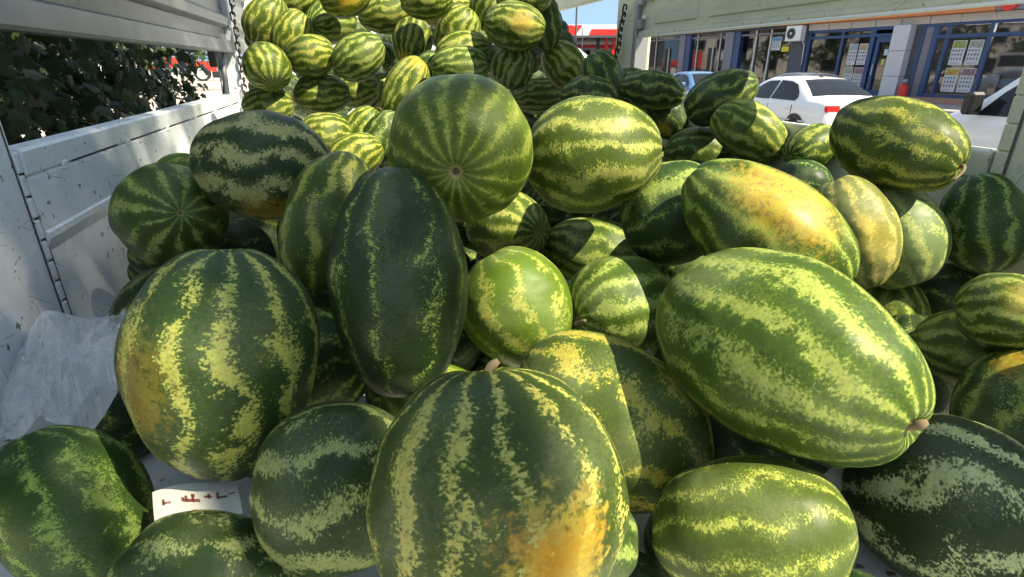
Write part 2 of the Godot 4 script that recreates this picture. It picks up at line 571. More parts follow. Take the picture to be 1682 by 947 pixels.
func make_materials() -> void:
	M.rind_bumps = bumps(256, 0.02, 3, 5, 3.0)
	var gl := noise_image(256, 0.02, 4, 61)
	var gd := gl.get_data()
	for i in gd.size():
		gd[i] = clampi(int(88 + gd[i] * 0.26), 0, 255)
	M.rind_gloss = ImageTexture.create_from_image(Image.create_from_data(256, 256, false, Image.FORMAT_L8, gd))
	M.white_paint = painted(Color(0.82, 0.87, 0.90), 21, 0.13)
	M.floor_paint = painted(Color(0.66, 0.66, 0.63), 25, 0.14, 0.5)
	M.olive_paint = painted(Color(0.63, 0.625, 0.44), 33, 0.03)
	M.shaded_grey_paint = painted(Color(0.14, 0.155, 0.165), 29, 0.02, 0.4)  # grey of the upper left panels, deepened to stand for their shade
	M.lip = plain(Color(0.78, 0.78, 0.70), 0.4)
	M.seam = plain(Color(0.10, 0.085, 0.075), 0.8)
	M.iron = plain(Color(0.075, 0.065, 0.058), 0.55, 0.6)
	M.steel = plain(Color(0.30, 0.31, 0.32), 0.45, 0.5)
	M.stem = plain(Color(0.17, 0.125, 0.065), 0.9)
	M.black = plain(Color(0.012, 0.012, 0.013), 0.5)
	M.rubber = plain(Color(0.02, 0.02, 0.02), 0.85)
	M.white = plain(Color(0.78, 0.78, 0.76), 0.5)
	M.blue_frame = plain(Color(0.026, 0.066, 0.17), 0.4)
	M.dark_wall = plain(Color(0.075, 0.08, 0.10), 0.6)
	M.grey_wall = plain(Color(0.20, 0.20, 0.23), 0.6)
	M.pillar = plain(Color(0.55, 0.55, 0.57), 0.5)
	M.tile = plain(Color(0.50, 0.47, 0.42), 0.6)
	M.orange = plain(Color(0.62, 0.20, 0.06), 0.5)
	M.red = plain(Color(0.70, 0.03, 0.02), 0.45)
	M.inside = plain(Color(0.12, 0.115, 0.11), 0.9)
	M.alu = plain(Color(0.55, 0.55, 0.53), 0.35, 0.4)
	M.stone = plain(Color(0.40, 0.22, 0.15), 0.7)
	var g := StandardMaterial3D.new()
	g.transparency = BaseMaterial3D.TRANSPARENCY_ALPHA
	g.albedo_color = Color(0.10, 0.12, 0.12, 0.42)
	g.roughness = 0.03
	g.metallic_specular = 0.9
	M.glass = g
	var car_glass := plain(Color(0.012, 0.014, 0.017), 0.04)
	car_glass.metallic_specular = 0.4
	M.car_glass = car_glass
	M.asphalt = StandardMaterial3D.new()
	M.asphalt.albedo_texture = mottled(256, [Color(0.14, 0.135, 0.125), Color(0.22, 0.21, 0.195), Color(0.28, 0.27, 0.25)], 0.02, 0.2, 41)
	M.asphalt.uv1_triplanar = true
	M.asphalt.uv1_world_triplanar = true
	M.asphalt.uv1_scale = Vector3(0.25, 0.25, 0.25)
	M.asphalt.roughness = 0.9
	M.paving = StandardMaterial3D.new()
	M.paving.albedo_texture = mottled(256, [Color(0.24, 0.225, 0.21), Color(0.32, 0.30, 0.28), Color(0.40, 0.37, 0.34)], 0.02, 0.15, 43)
	M.paving.uv1_triplanar = true
	M.paving.uv1_world_triplanar = true
	M.paving.uv1_scale = Vector3(0.4, 0.4, 0.4)
	M.paving.roughness = 0.85
	M.sand = StandardMaterial3D.new()
	M.sand.albedo_texture = mottled(256, [Color(0.40, 0.33, 0.27), Color(0.50, 0.42, 0.36), Color(0.58, 0.50, 0.44)], 0.02, 0.15, 47)
	M.sand.uv1_triplanar = true
	M.sand.uv1_world_triplanar = true
	M.sand.uv1_scale = Vector3(0.3, 0.3, 0.3)
	M.sand.roughness = 0.9
	M.leaf = StandardMaterial3D.new()
	M.leaf.albedo_color = Color(0.030, 0.060, 0.014).linear_to_srgb()
	M.leaf.vertex_color_use_as_albedo = false
	M.leaf.roughness = 0.45
	M.leaf.backlight_enabled = true
	M.leaf.backlight = Color(0.05, 0.08, 0.015)
	M.leaf_light = M.leaf.duplicate()
	M.leaf_light.albedo_color = Color(0.05, 0.09, 0.02).linear_to_srgb()
	M.bark = plain(Color(0.10, 0.075, 0.055), 0.9)

# ---------------------------------------------------------------- ground
func build_ground() -> void:
	var st := tool()
	quad(st, Vector3(-220, 0, -300), Vector3(220, 0, -300), Vector3(220, 0, 120), Vector3(-220, 0, 120), Vector3(0, -1, 0))
	structure("ground", done(st), M.asphalt)
	st = tool()
	quad(st, Vector3(-90, 0.004, -150), Vector3(-3.4, 0.004, -150), Vector3(-3.4, 0.004, 10), Vector3(-90, 0.004, 10), Vector3(0, -1, 0))
	structure("road", done(st), M.sand)
	st = tool()
	block(st, Vector3(-60, 0.0, -46.4), Vector3(-4.5, 0.13, -46.0), 0.02)
	structure("kerb", done(st), M.paving)

# ---------------------------------------------------------------- shops on the right
func poster_texture(seed_: int, head: Color) -> ImageTexture:
	var r := RandomNumberGenerator.new()
	r.seed = seed_
	var im := Image.create(96, 144, false, Image.FORMAT_RGB8)
	im.fill(Color(0.80, 0.81, 0.82))
	im.fill_rect(Rect2i(4, 4, 88, 40), head)
	for k in 26:
		im.fill_rect(Rect2i(6 + r.randi() % 76, 6 + r.randi() % 32, 4 + r.randi() % 10, 3 + r.randi() % 7), head.lerp(Color(r.randf(), r.randf(), r.randf()), 0.5))
	for row in 3:
		for col in 4:
			var c := Color(0.72, 0.72, 0.72).lerp(Color(r.randf() * 0.5, r.randf() * 0.5, r.randf() * 0.5), 0.2 + 0.3 * r.randf()).lerp(Color(0.5, 0.5, 0.52), 0.35)
			im.fill_rect(Rect2i(7 + col * 21, 52 + row * 24, 15, 13), c)
			im.fill_rect(Rect2i(9 + col * 21, 54 + row * 24, 7, 6), c.darkened(0.5))
			im.fill_rect(Rect2i(7 + col * 21, 67 + row * 24, 14, 2), Color(0.35, 0.35, 0.38))
	for k in 5:
		im.fill_rect(Rect2i(8, 127 + k * 3, 40 + r.randi() % 40, 1), Color(0.4, 0.4, 0.42))
	return ImageTexture.create_from_image(im)

func paper(seed_: int, head: Color) -> StandardMaterial3D:
	var m := StandardMaterial3D.new()
	m.albedo_texture = poster_texture(seed_, head)
	m.roughness = 0.6
	return m

func sheet(x0: float, y0: float, x1: float, y1: float, z: float, thick := 0.004) -> ArrayMesh:
	var b := BoxMesh.new()
	b.size = Vector3(1, 1, 1)
	var st := SurfaceTool.new()
	st.begin(Mesh.PRIMITIVE_TRIANGLES)
	var c := Vector3((x0 + x1) * 0.5, (y0 + y1) * 0.5, z)
	var p := [Vector3(x0, y0, z + thick), Vector3(x1, y0, z + thick), Vector3(x1, y1, z + thick), Vector3(x0, y1, z + thick)]
	var u := [Vector2(0, 1), Vector2(1, 1), Vector2(1, 0), Vector2(0, 0)]
	for i in [0, 2, 1, 0, 3, 2]:
		st.set_uv(u[i])
		st.set_normal(Vector3(0, 0, 1))
		st.add_vertex(p[i])
	return st.commit()

func build_shops() -> void:
	var s := thing("shop_building", "long low parade of glazed shops with blue framed windows and an orange fascia", "building", Vector3(25.419, 0, -19.785))
	s.rotation.y = -atan2(0.98817, 0.15338)
	# local x runs along the front towards the viewer, z comes out of it
	var x0 := -23.4
	var x1 := 9.0
	put("plinth", block_mesh(Vector3(x0, 0.0, -0.3), Vector3(x1, 0.36, 0.06)), M.grey_wall, s)
	put("plinth_stone", block_mesh(Vector3(-1.6, 0.13, 0.06), Vector3(x1, 0.37, 0.35)), M.stone, s)
	put("floor_slab", block_mesh(Vector3(x0, 0.36, -6.0), Vector3(x1, 0.40, -0.3)), M.inside, s)
	put("back_wall", block_mesh(Vector3(x0, 0.4, -6.2), Vector3(x1, 4.2, -6.0)), M.inside, s)
	put("ceiling", block_mesh(Vector3(x0, 3.62, -6.0), Vector3(x1, 3.75, -0.3)), M.grey_wall, s)
	put("roof", block_mesh(Vector3(x0 - 0.2, 5.2, -6.4), Vector3(x1, 5.4, 0.9)), M.grey_wall, s)
	for e in [x0, -8.0, -2.2, x1 - 0.2]:
		put("partition", block_mesh(Vector3(e, 0.4, -6.0), Vector3(e + 0.15, 3.62, -0.35)), M.inside, s)
	# dark upper band over the left shops, tiles and the orange canopy over the right ones
	put("upper_wall", block_mesh(Vector3(x0, 3.62, -0.4), Vector3(-7.6, 5.2, 0.0)), M.dark_wall, s)
	put("upper_wall", block_mesh(Vector3(-7.6, 3.62, -0.4), Vector3(x1, 5.2, 0.0)), M.grey_wall, s)
	for k in 13:
		put("tile", block_mesh(Vector3(-7.55 + k * 1.25, 3.42, 0.0), Vector3(-6.33 + k * 1.25, 3.735, 0.05), 0.012), M.tile, s)
	put("canopy", block_mesh(Vector3(-9.4, 3.745, 0.0), Vector3(1.3, 4.05, 0.45), 0.02), M.orange, s)
	put("canopy_edge", block_mesh(Vector3(1.3, 3.745, 0.0), Vector3(x1, 4.05, 0.42), 0.02), M.grey_wall, s)
	put("canopy_soffit", block_mesh(Vector3(x0, 3.745, 0.0), Vector3(-9.4, 4.05, 0.42), 0.02), M.dark_wall, s)
	# left shops: columns, thin mullions, dark strips in the glass
	for c in [[-22.9, -22.2], [-17.8, -17.25], [-13.5, -12.8]]:
		put("column", block_mesh(Vector3(c[0], 0.36, -0.3), Vector3(c[1], 3.62, 0.10), 0.015), M.grey_wall, s)
		put("column_edge", block_mesh(Vector3(c[1], 0.36, -0.28), Vector3(c[1] + 0.5, 3.62, 0.04), 0.015), M.blue_frame, s)
	for g in [[-22.2, -17.8], [-17.25, -13.5], [-12.3, -8.5]]:
		put("pane", block_mesh(Vector3(g[0] + (0.5 if g[0] > -32 else 0.0), 0.36, -0.16), Vector3(g[1], 3.62, -0.152), 0.001), M.glass, s)
	for g in [[-19.45, -19.05], [-15.05, -14.65]]:
		put("door_leaf", block_mesh(Vector3(g[0], 0.36, -0.12), Vector3(g[1], 2.75, -0.04)), M.black, s)
		put("door_frame", block_mesh(Vector3(g[1], 0.36, -0.12), Vector3(g[1] + 0.06, 2.8, -0.02)), M.alu, s)
	for g in [-20.6, -16.2, -14.1]:
		put("mullion", block_mesh(Vector3(g, 0.36, -0.14), Vector3(g + 0.06, 3.62, -0.06)), M.alu, s)
	for g in [-11.2, -10.1]:
		put("mullion", block_mesh(Vector3(g, 0.36, -0.14), Vector3(g + 0.09, 3.62, -0.04)), M.alu, s)
	put("transom", block_mesh(Vector3(-22.2, 3.34, -0.15), Vector3(-8.5, 3.44, -0.03)), M.grey_wall, s)
	put("wall", block_mesh(Vector3(-8.5, 0.36, -0.3), Vector3(-7.5, 3.62, 0.08), 0.015), M.dark_wall, s)
	# pale goods standing behind the glass of the left shops
	var r := RandomNumberGenerator.new()
	r.seed = 12
	for k in 26:
		var x := r.randf_range(-21.5, -12.8)
		var y := r.randf_range(0.4, 1.6)
		put("display_shelf", block_mesh(Vector3(x, y, -1.6 - r.randf()), Vector3(x + r.randf_range(0.3, 1.0), y + r.randf_range(0.2, 1.3), -1.2)), [M.white, M.alu, M.tile][k % 3], s)
	# blue framed shop A
	var fr := [[-7.5, -7.32, 0.36, 3.42], [-5.5, -5.36, 0.36, 3.42], [-3.95, -3.72, 0.36, 3.42], [-3.6, -3.42, 0.36, 3.0], [-2.82, -2.64, 0.36, 3.42]]
	for f in fr:
		put("window_frame", block_mesh(Vector3(f[0], f[2], -0.16), Vector3(f[1], f[3], 0.03), 0.012), M.blue_frame, s)
	for f in [[-7.32, -2.82, 3.28, 3.42], [-7.32, -2.82, 2.98, 3.12], [-7.32, -3.95, 0.36, 0.52], [-3.42, -2.82, 0.36, 0.56], [-3.42, -2.82, 2.72, 2.98]]:
		put("window_rail", block_mesh(Vector3(f[0], f[2], -0.15), Vector3(f[1], f[3], 0.02), 0.012), M.blue_frame, s)
	for f in [[-7.32, -5.5], [-5.36, -3.95]]:
		put("pane", block_mesh(Vector3(f[0], 0.52, -0.10), Vector3(f[1], 2.98, -0.092), 0.001), M.glass, s)
		put("pane", block_mesh(Vector3(f[0], 3.12, -0.10), Vector3(f[1], 3.28, -0.092), 0.001), M.glass, s)
	put("door_pane", block_mesh(Vector3(-3.42, 0.56, -0.10), Vector3(-2.82, 2.72, -0.092), 0.001), M.glass, s)
	put("door_handle", block_mesh(Vector3(-3.5, 1.25, 0.03), Vector3(-3.46, 1.75, 0.08)), M.alu, s)
	put("awning_bar", block_mesh(Vector3(-3.4, 1.42, -0.5), Vector3(-2.84, 1.58, -0.2)), M.red, s)
	# white pillar and blue framed shop B
	for k in 3:
		put("pillar_cladding", block_mesh(Vector3(-2.64, 0.13 + k * 1.1, -0.2), Vector3(-1.86, 1.22 + k * 1.1 - 0.005, 0.42), 0.012), M.pillar, s)
	put("recess", block_mesh(Vector3(-1.86, 0.36, -0.3), Vector3(-1.55, 3.42, 0.0)), M.dark_wall, s)
	put("recess", block_mesh(Vector3(-1.42, 0.36, -0.28), Vector3(-1.08, 3.3, -0.02)), M.grey_wall, s)
	for f in [[-1.55, -1.42, 0.36, 3.42], [-1.08, -0.86, 0.36, 3.3], [-0.52, -0.40, 0.36, 3.3], [1.10, 1.26, 0.36, 3.34], [3.4, 3.56, 0.36, 3.34], [6.0, 6.2, 0.36, 3.34]]:
		put("window_frame", block_mesh(Vector3(f[0], f[2], -0.16), Vector3(f[1], f[3], 0.03), 0.012), M.blue_frame, s)
	for f in [[-1.42, x1, 3.3, 3.42], [-0.86, x1, 2.80, 2.96], [-0.86, x1, 0.36, 0.50]]:
		put("window_rail", block_mesh(Vector3(f[0], f[2], -0.15), Vector3(f[1], f[3], 0.02), 0.012), M.blue_frame, s)
	for f in [[-0.86, -0.52], [-0.40, 1.10], [1.26, 3.4], [3.56, 6.0]]:
		put("pane", block_mesh(Vector3(f[0], 0.50, -0.10), Vector3(f[1], 2.80, -0.092), 0.001), M.glass, s)
		put("pane", block_mesh(Vector3(f[0], 2.96, -0.10), Vector3(f[1], 3.3, -0.092), 0.001), M.glass, s)
	# lit ceiling tubes of shop B
	var lamp := StandardMaterial3D.new()
	lamp.albedo_color = Color(0.9, 0.9, 0.88)
	lamp.emission_enabled = true
	lamp.emission = Color(1, 0.97, 0.9)
	lamp.emission_energy_multiplier = 1.3
	for k in 5:
		put("ceiling_lamp", block_mesh(Vector3(-1.0 + k * 1.5, 3.40, -2.1), Vector3(0.3 + k * 1.5, 3.45, -1.95)), lamp, s)
	var om := OmniLight3D.new()
	om.name = "shop_light"
	om.position = Vector3(2.0, 3.2, -2.0)
	om.light_energy = 2.0
	om.light_size = 0.3
	om.omni_range = 8.0
	om.omni_attenuation = 2.0
	om.shadow_enabled = true
	s.add_child(om)
	for k in 7:
		put("display_shelf", block_mesh(Vector3(-0.3 + k * 0.9, 0.4, -3.4 - 0.3 * (k % 2)), Vector3(0.45 + k * 0.9, 1.3 + 0.3 * (k % 3), -3.0)), [M.tile, M.grey_wall, M.stone][k % 3], s)
	# posters taped inside the windows
	var heads := [Color(0.55, 0.62, 0.25), Color(0.6, 0.64, 0.58), Color(0.75, 0.6, 0.2), Color(0.55, 0.42, 0.42), Color(0.6, 0.62, 0.66), Color(0.72, 0.58, 0.48)]
	var ps := [[-0.18, 1.72, 0], [0.46, 1.72, 1], [-0.18, 0.62, 2], [0.46, 0.62, 3], [-5.02, 1.72, 4], [-4.48, 1.72, 5], [-5.02, 0.62, 1], [-4.48, 0.62, 3]]
	for p in ps:
		var w := 0.54 if p[0] > -1.0 else 0.46
		put("poster", sheet(p[0], p[1], p[0] + w, p[1] + 0.98, -0.088), paper(60 + int(p[2]), heads[p[2]]), s)
	put("poster", sheet(-7.0, 0.6, -6.5, 1.3, -0.088), paper(71, heads[4]), s)
	put("poster", sheet(-10.0, 2.5, -9.35, 3.2, -0.14), paper(72, Color(0.35, 0.55, 0.75)), s)
	put("notice", block_mesh(Vector3(-9.25, 2.42, -0.15), Vector3(-8.75, 2.68, -0.135), 0.002), plain(Color(0.75, 0.62, 0.03), 0.6), s)
	put("notice", block_mesh(Vector3(-3.2, 1.72, -0.09), Vector3(-3.04, 1.98, -0.084), 0.002), plain(Color(0.65, 0.55, 0.1), 0.6), s)
	put("notice", block_mesh(Vector3(-3.16, 2.15, -0.09), Vector3(-2.98, 2.42, -0.084), 0.002), plain(Color(0.55, 0.66, 0.70), 0.6), s)
	var disc := CylinderMesh.new()
	disc.top_radius = 0.3
	disc.bottom_radius = 0.3
	disc.height = 0.12
	var d := put("round_sign", disc, M.red, s)
	d.position = Vector3(1.78, 4.0, 0.48)
	d.rotation.x = PI / 2
	# pavement in front of the shops
	var st := tool()
	block(st, Vector3(-26, 0, 0), Vector3(12, 0.13, 4.2), 0.02)
	var pv := structure("pavement", done(st), M.paving)
	pv.transform = Transform3D(s.basis, s.position + s.basis * Vector3(0, 0, 0.07))
	# air conditioner
	var ac := thing("air_conditioner", "white air conditioner unit hung high on the dark wall between two shops", "air conditioner", s.position + s.basis * Vector3(-8.1, 2.92, 0.30))
	ac.rotation.y = s.rotation.y
	put("casing", block_mesh(Vector3(-0.5, 0, -0.2), Vector3(0.5, 0.78, 0.2), 0.03), M.white, ac)
	var ring := TorusMesh.new()
	ring.inner_radius = 0.24
	ring.outer_radius = 0.29
	var rg := put("fan_grille", ring, M.steel, ac)
	rg.position = Vector3(-0.12, 0.39, 0.2)
	rg.rotation.x = PI / 2
	var fan := CylinderMesh.new()
	fan.top_radius = 0.25
	fan.bottom_radius = 0.25
	fan.height = 0.012
	var fm := put("fan_opening", fan, M.black, ac)
	fm.position = Vector3(-0.12, 0.39, 0.201)
	fm.rotation.x = PI / 2
	var hub := SphereMesh.new()
	hub.radius = 0.07
	hub.height = 0.14
	put("fan_hub", hub, M.white, ac).position = Vector3(-0.12, 0.39, 0.2)
	put("pipe", tube_mesh([Vector3(0.45, 0.1, 0.0), Vector3(0.6, -0.2, -0.1), Vector3(0.6, -1.2, -0.15)], [0.02, 0.02, 0.02]), M.white, ac)

# ---------------------------------------------------------------- red and white canopy far behind
func build_canopy() -> void:
	var at := Vector3(17.0, 0, -46.9)
	var s := thing("roadside_station", "red and white canopied roadside building far behind the gap beside the right post", "building", at)
	s.rotation.y = -0.27
	put("fascia", block_mesh(Vector3(-6, 3.95, -6), Vector3(9, 4.75, 0)), M.white, s)
	var swoosh := [Vector2(0.25, 4.72), Vector2(2.0, 4.72), Vector2(1.45, 3.98), Vector2(0.95, 3.98), Vector2(0.85, 4.2), Vector2(0.55, 4.35), Vector2(0.75, 4.5), Vector2(0.4, 4.55)]
	put("red_emblem_panel", extruded(swoosh, 0.0, 0.03), M.red, s)
	put("red_emblem_panel", extruded([Vector2(0.02, 4.72), Vector2(0.22, 4.72), Vector2(0.5, 4.36), Vector2(0.75, 4.05), Vector2(0.8, 3.98), Vector2(0.02, 3.98)], 0.0, 0.03), M.red, s)
	put("red_emblem_panel", extruded([Vector2(2.75, 4.42), Vector2(9, 4.42), Vector2(9, 3.97), Vector2(2.55, 3.97)], 0.0, 0.05), M.red, s)
	put("fascia_lip", block_mesh(Vector3(1.3, 3.78, -6), Vector3(9, 3.93, 0.08)), M.dark_wall, s)
	put("side_wall", block_mesh(Vector3(-6, 0, -4), Vector3(0.2, 3.9, -1.0)), M.tile, s)
	put("shop_wall", block_mesh(Vector3(0.2, 0, -5.0), Vector3(9, 3.9, -3.6)), M.tile, s)
	put("red_strip", block_mesh(Vector3(1.9, 3.1, -3.6), Vector3(9, 3.35, -3.5)), M.red, s)
	put("white_strip", block_mesh(Vector3(1.9, 3.36, -3.6), Vector3(9, 3.62, -3.5)), M.white, s)
	for c in [1.2, 3.3, 4.0, 4.6]:
		put("column", block_mesh(Vector3(c, 0, -0.6), Vector3(c + 0.22, 3.9, -0.3)), [M.red, M.stone, M.white, M.black][int(c) % 4], s)
	put("poster_board", block_mesh(Vector3(0.1, 1.6, -1.0), Vector3(1.4, 3.6, -0.9)), plain(Color(0.6, 0.35, 0.3), 0.6), s)
	put("window", block_mesh(Vector3(2.0, 0.6, -3.6), Vector3(3.2, 2.9, -3.52)), M.car_glass, s)

# ---------------------------------------------------------------- the truck
func side_outline(x: float, s: float) -> Array:
	# lower side panel: sill, slanting ledge, upper face, groove and a rolled top rail; s points outwards
	var y := BED
	return [Vector2(x, y), Vector2(x, y + 0.295), Vector2(x - 0.018 * s, y + 0.335), Vector2(x - 0.018 * s, y + 0.352), Vector2(x - 0.012 * s, y + 0.358), Vector2(x - 0.012 * s, y + 0.505), Vector2(x - 0.004 * s, y + 0.509), Vector2(x - 0.004 * s, y + 0.515), Vector2(x - 0.014 * s, y + 0.519), Vector2(x - 0.018 * s, y + 0.580), Vector2(x - 0.008 * s, y + 0.588), Vector2(x + 0.05 * s, y + 0.588), Vector2(x + 0.055 * s, y + 0.57), Vector2(x + 0.045 * s, y)]

func upper_outline(x: float, s: float, bottom: float, top: float) -> Array:
	# corrugated upper panel: a folded bottom flange, then shallow pressed ribs
	var inner := []
	var y := BED + bottom
	inner.append(Vector2(x - 0.040 * s, y))
	inner.append(Vector2(x - 0.046 * s, y + 0.012))
	inner.append(Vector2(x - 0.034 * s, y + 0.085))
	inner.append(Vector2(x - 0.004 * s, y + 0.098))
	y += 0.17
	while y < BED + top - 0.2:
		inner.append(Vector2(x - 0.004 * s, y))
		inner.append(Vector2(x - 0.042 * s, y + 0.022))
		inner.append(Vector2(x - 0.042 * s, y + 0.075))
		inner.append(Vector2(x - 0.004 * s, y + 0.105))
		y += 0.27
	inner.append(Vector2(x, BED + top))
	inner.append(Vector2(x + 0.03 * s, BED + top))
	inner.append(Vector2(x + 0.03 * s, BED + bottom))
	return inner

func flat_outline(x: float, s: float, bottom: float, top: float) -> Array:
	var y := BED + bottom
	return [Vector2(x - 0.012 * s, y), Vector2(x - 0.014 * s, y + 0.01), Vector2(x - 0.012 * s, y + 0.022), Vector2(x - 0.012 * s, y + 0.03), Vector2(x, y + 0.034), Vector2(x, y + 0.17), Vector2(x - 0.007 * s, y + 0.178), Vector2(x - 0.007 * s, y + 0.20), Vector2(x, y + 0.21), Vector2(x, y + 0.42), Vector2(x - 0.007 * s, y + 0.428), Vector2(x - 0.007 * s, y + 0.45), Vector2(x, y + 0.46), Vector2(x, BED + top), Vector2(x + 0.03 * s, BED + top), Vector2(x + 0.03 * s, y)]

func chain(parent: Node3D, top: Vector3, bottom: Vector3, pitch: float, thick: float) -> void:
	var c := Node3D.new()
	c.name = "chain"
	parent.add_child(c, true)
	var tor := ArrayMesh.new()
	var pts := []
	var rad := []
	for i in 17:
		var a := TAU * i / 16.0
		var x := cos(a) * pitch * 0.30
		var y := sin(a) * pitch * 0.30 + signf(sin(a)) * pitch * 0.36
		pts.append(Vector3(x, y, 0))
		rad.append(thick)
	tor = tube_mesh(pts, rad, 6)
	var n := int((top - bottom).length() / pitch)
	var dir := (bottom - top).normalized()
	for i in n:
		var l := put("link", tor, M.iron, c)
		l.position = top + dir * (i + 0.5) * pitch + Vector3(sin(i * 1.7) * 0.004, 0, cos(i * 2.3) * 0.003)
		var yv := -dir
		var xv := Vector3(0.35, 0, 0.94) if i % 2 == 0 else Vector3(0.94, 0, -0.35)
		xv = (xv - yv * xv.dot(yv)).normalized()
		l.basis = Basis(xv, yv, xv.cross(yv))

func build_truck() -> void:
	var t := thing("truck", "white and olive dropside truck bed heaped with watermelons, seen from its open rear", "truck")
	var f := tool()
	block(f, Vector3(LEFT, BED - 0.06, -6.3), Vector3(RIGHT, BED, 0.9), 0.004)
	put("bed_floor", done(f), M.floor_paint, t)
	put("chassis", block_mesh(Vector3(-0.3, 0.5, -6.4), Vector3(1.0, BED - 0.06, 0.8)), M.black, t)
	for w in [Vector3(-0.62, 0.46, -0.6), Vector3(1.36, 0.46, -0.6), Vector3(-0.62, 0.46, -5.4), Vector3(1.36, 0.46, -5.4)]:
		var cy := CylinderMesh.new()
		cy.top_radius = 0.44
		cy.bottom_radius = 0.44
		cy.height = 0.28
		var o := put("wheel", cy, M.rubber, t)
		o.position = w
		o.rotation.z = PI / 2
	put("bulkhead", block_mesh(Vector3(LEFT, BED, -6.3), Vector3(RIGHT, BED + 2.0, -6.22)), M.white_paint, t)
	# left side
	put("side_panel", extruded(side_outline(LEFT, -1), -5.12, -1.815), M.white_paint, t)
	put("side_panel", extruded(side_outline(LEFT, -1), -6.2, -5.29), M.white_paint, t)
	put("upper_panel", extruded(upper_outline(LEFT, -1, 0.885, 2.05), -5.115, -1.82), M.shaded_grey_paint, t)
	put("upper_panel", extruded(upper_outline(LEFT, -1, 0.885, 2.05), -6.2, -5.29), M.shaded_grey_paint, t)
	put("post", block_mesh(Vector3(-0.99, BED, -5.285), Vector3(-0.835, BED + 2.08, -5.125), 0.012), M.white_paint, t)
	put("rear_post", block_mesh(Vector3(-0.96, BED - 0.05, -1.805), Vector3(-0.887, BED + 2.08, -0.95), 0.01), M.white_paint, t)
	# the jointed seam between the rear post and the side panel, with its weld beads
	for k in 9:
		var y := BED + 0.03 + k * 0.062
		put("hinge_bead", block_mesh(Vector3(-0.893, y, -1.811), Vector3(-0.880, y + 0.055, -1.787), 0.004), M.white_paint, t)
	put("hinge_seam", block_mesh(Vector3(-0.894, BED, -1.822), Vector3(-0.883, BED + 0.57, -1.8125), 0.001), M.seam, t)
	put("hinge_seam", block_mesh(Vector3(-0.894, BED, -1.7855), Vector3(-0.8845, BED + 0.9, -1.779), 0.001), M.seam, t)
	put("crease", block_mesh(Vector3(-0.889, BED + 0.012, -1.335), Vector3(-0.884, BED + 0.10, -1.323), 0.001), M.seam, t)
	for k in 6:
		var z := -2.1 - k * 0.55
		put("stitch_seam", block_mesh(Vector3(-0.890, BED + 0.509, z - 0.40), Vector3(-0.8848, BED + 0.515, z), 0.001), M.seam, t)
		put("rivet", block_mesh(Vector3(-0.885, BED + 0.50, z + 0.05), Vector3(-0.872, BED + 0.525, z + 0.08), 0.006), M.white_paint, t)
	# latch beside the far left post
	put("latch", tube_mesh([Vector3(-0.93, BED + 0.90, -5.02), Vector3(-0.93, BED + 0.80, -5.0), Vector3(-0.915, BED + 0.72, -4.96), Vector3(-0.93, BED + 0.58, -4.97)], [0.035, 0.03, 0.018, 0.026]), M.steel, t)
	put("latch_plate", block_mesh(Vector3(-0.98, BED + 0.78, -4.92), Vector3(-0.93, BED + 0.9, -4.82)), M.iron, t)
	# right side
	put("side_panel", extruded(side_outline(RIGHT, 1), -3.14, -1.075), M.olive_paint, t)
	put("side_panel", extruded(side_outline(RIGHT, 1), -6.2, -3.39), M.olive_paint, t)
	put("rail_edge", tube_mesh([Vector3(RIGHT - 0.012, BED + 0.588, -3.14), Vector3(RIGHT - 0.012, BED + 0.588, -1.08)], [0.007, 0.007], 6), M.lip, t)
	put("upper_panel", extruded(flat_outline(RIGHT, 1, 0.945, 2.05), -3.10, -1.075), M.olive_paint, t)
	put("panel_edge", tube_mesh([Vector3(RIGHT - 0.015, BED + 0.943, -3.10), Vector3(RIGHT - 0.015, BED + 0.943, -1.08)], [0.0065, 0.0065], 6), M.lip, t)
	put("upper_panel", extruded(flat_outline(RIGHT, 1, 1.185, 2.05), -6.2, -3.39), M.olive_paint, t)
	put("post", block_mesh(Vector3(RIGHT - 0.02, BED, -3.385), Vector3(RIGHT + 0.1, BED + 2.08, -3.15), 0.012), M.olive_paint, t)
	put("post_edge", block_mesh(Vector3(RIGHT - 0.025, BED + 0.3, -3.15), Vector3(RIGHT + 0.06, BED + 2.08, -3.11), 0.006), M.steel, t)
	for y in [0.98, 1.10]:
		put("panel_hinge", block_mesh(Vector3(RIGHT - 0.03, BED + y, -3.105), Vector3(RIGHT, BED + y + 0.05, -3.06), 0.006), M.steel, t)
	put("panel_bolt", block_mesh(Vector3(RIGHT - 0.022, BED + 1.03, -3.06), Vector3(RIGHT, BED + 1.05, -3.035), 0.006), M.lip, t)
	for e in [[-2.95, -2.55, 1.0, 1.09], [-2.45, -1.2, 1.0, 1.09], [-2.95, -1.2, 1.24, 1.33]]:
		put("pressed_rib", block_mesh(Vector3(RIGHT - 0.006, BED + e[2], e[0]), Vector3(RIGHT + 0.01, BED + e[3], e[1]), 0.005), M.olive_paint, t)
	put("rear_post", block_mesh(Vector3(RIGHT - 0.01, BED - 0.05, -1.07), Vector3(RIGHT + 0.08, BED + 1.88, -0.70), 0.01), M.olive_paint, t)
	for k in 12:
		var y := BED + 0.05 + k * 0.068
		put("hinge_bead", block_mesh(Vector3(RIGHT - 0.0145, y, -1.066), Vector3(RIGHT - 0.004, y + 0.064, -1.035), 0.002), M.olive_paint, t)
	put("hinge_seam", block_mesh(Vector3(RIGHT - 0.0145, BED + 0.03, -1.0345), Vector3(RIGHT - 0.004, BED + 0.9, -1.028), 0.001), M.seam, t)
	put("added_shade_post", block_mesh(Vector3(RIGHT, BED - 0.05, 0.30), Vector3(RIGHT + 0.09, BED + 1.90, 0.78), 0.01), M.olive_paint, t)  # unseen post, added only to shade the bottom right melon
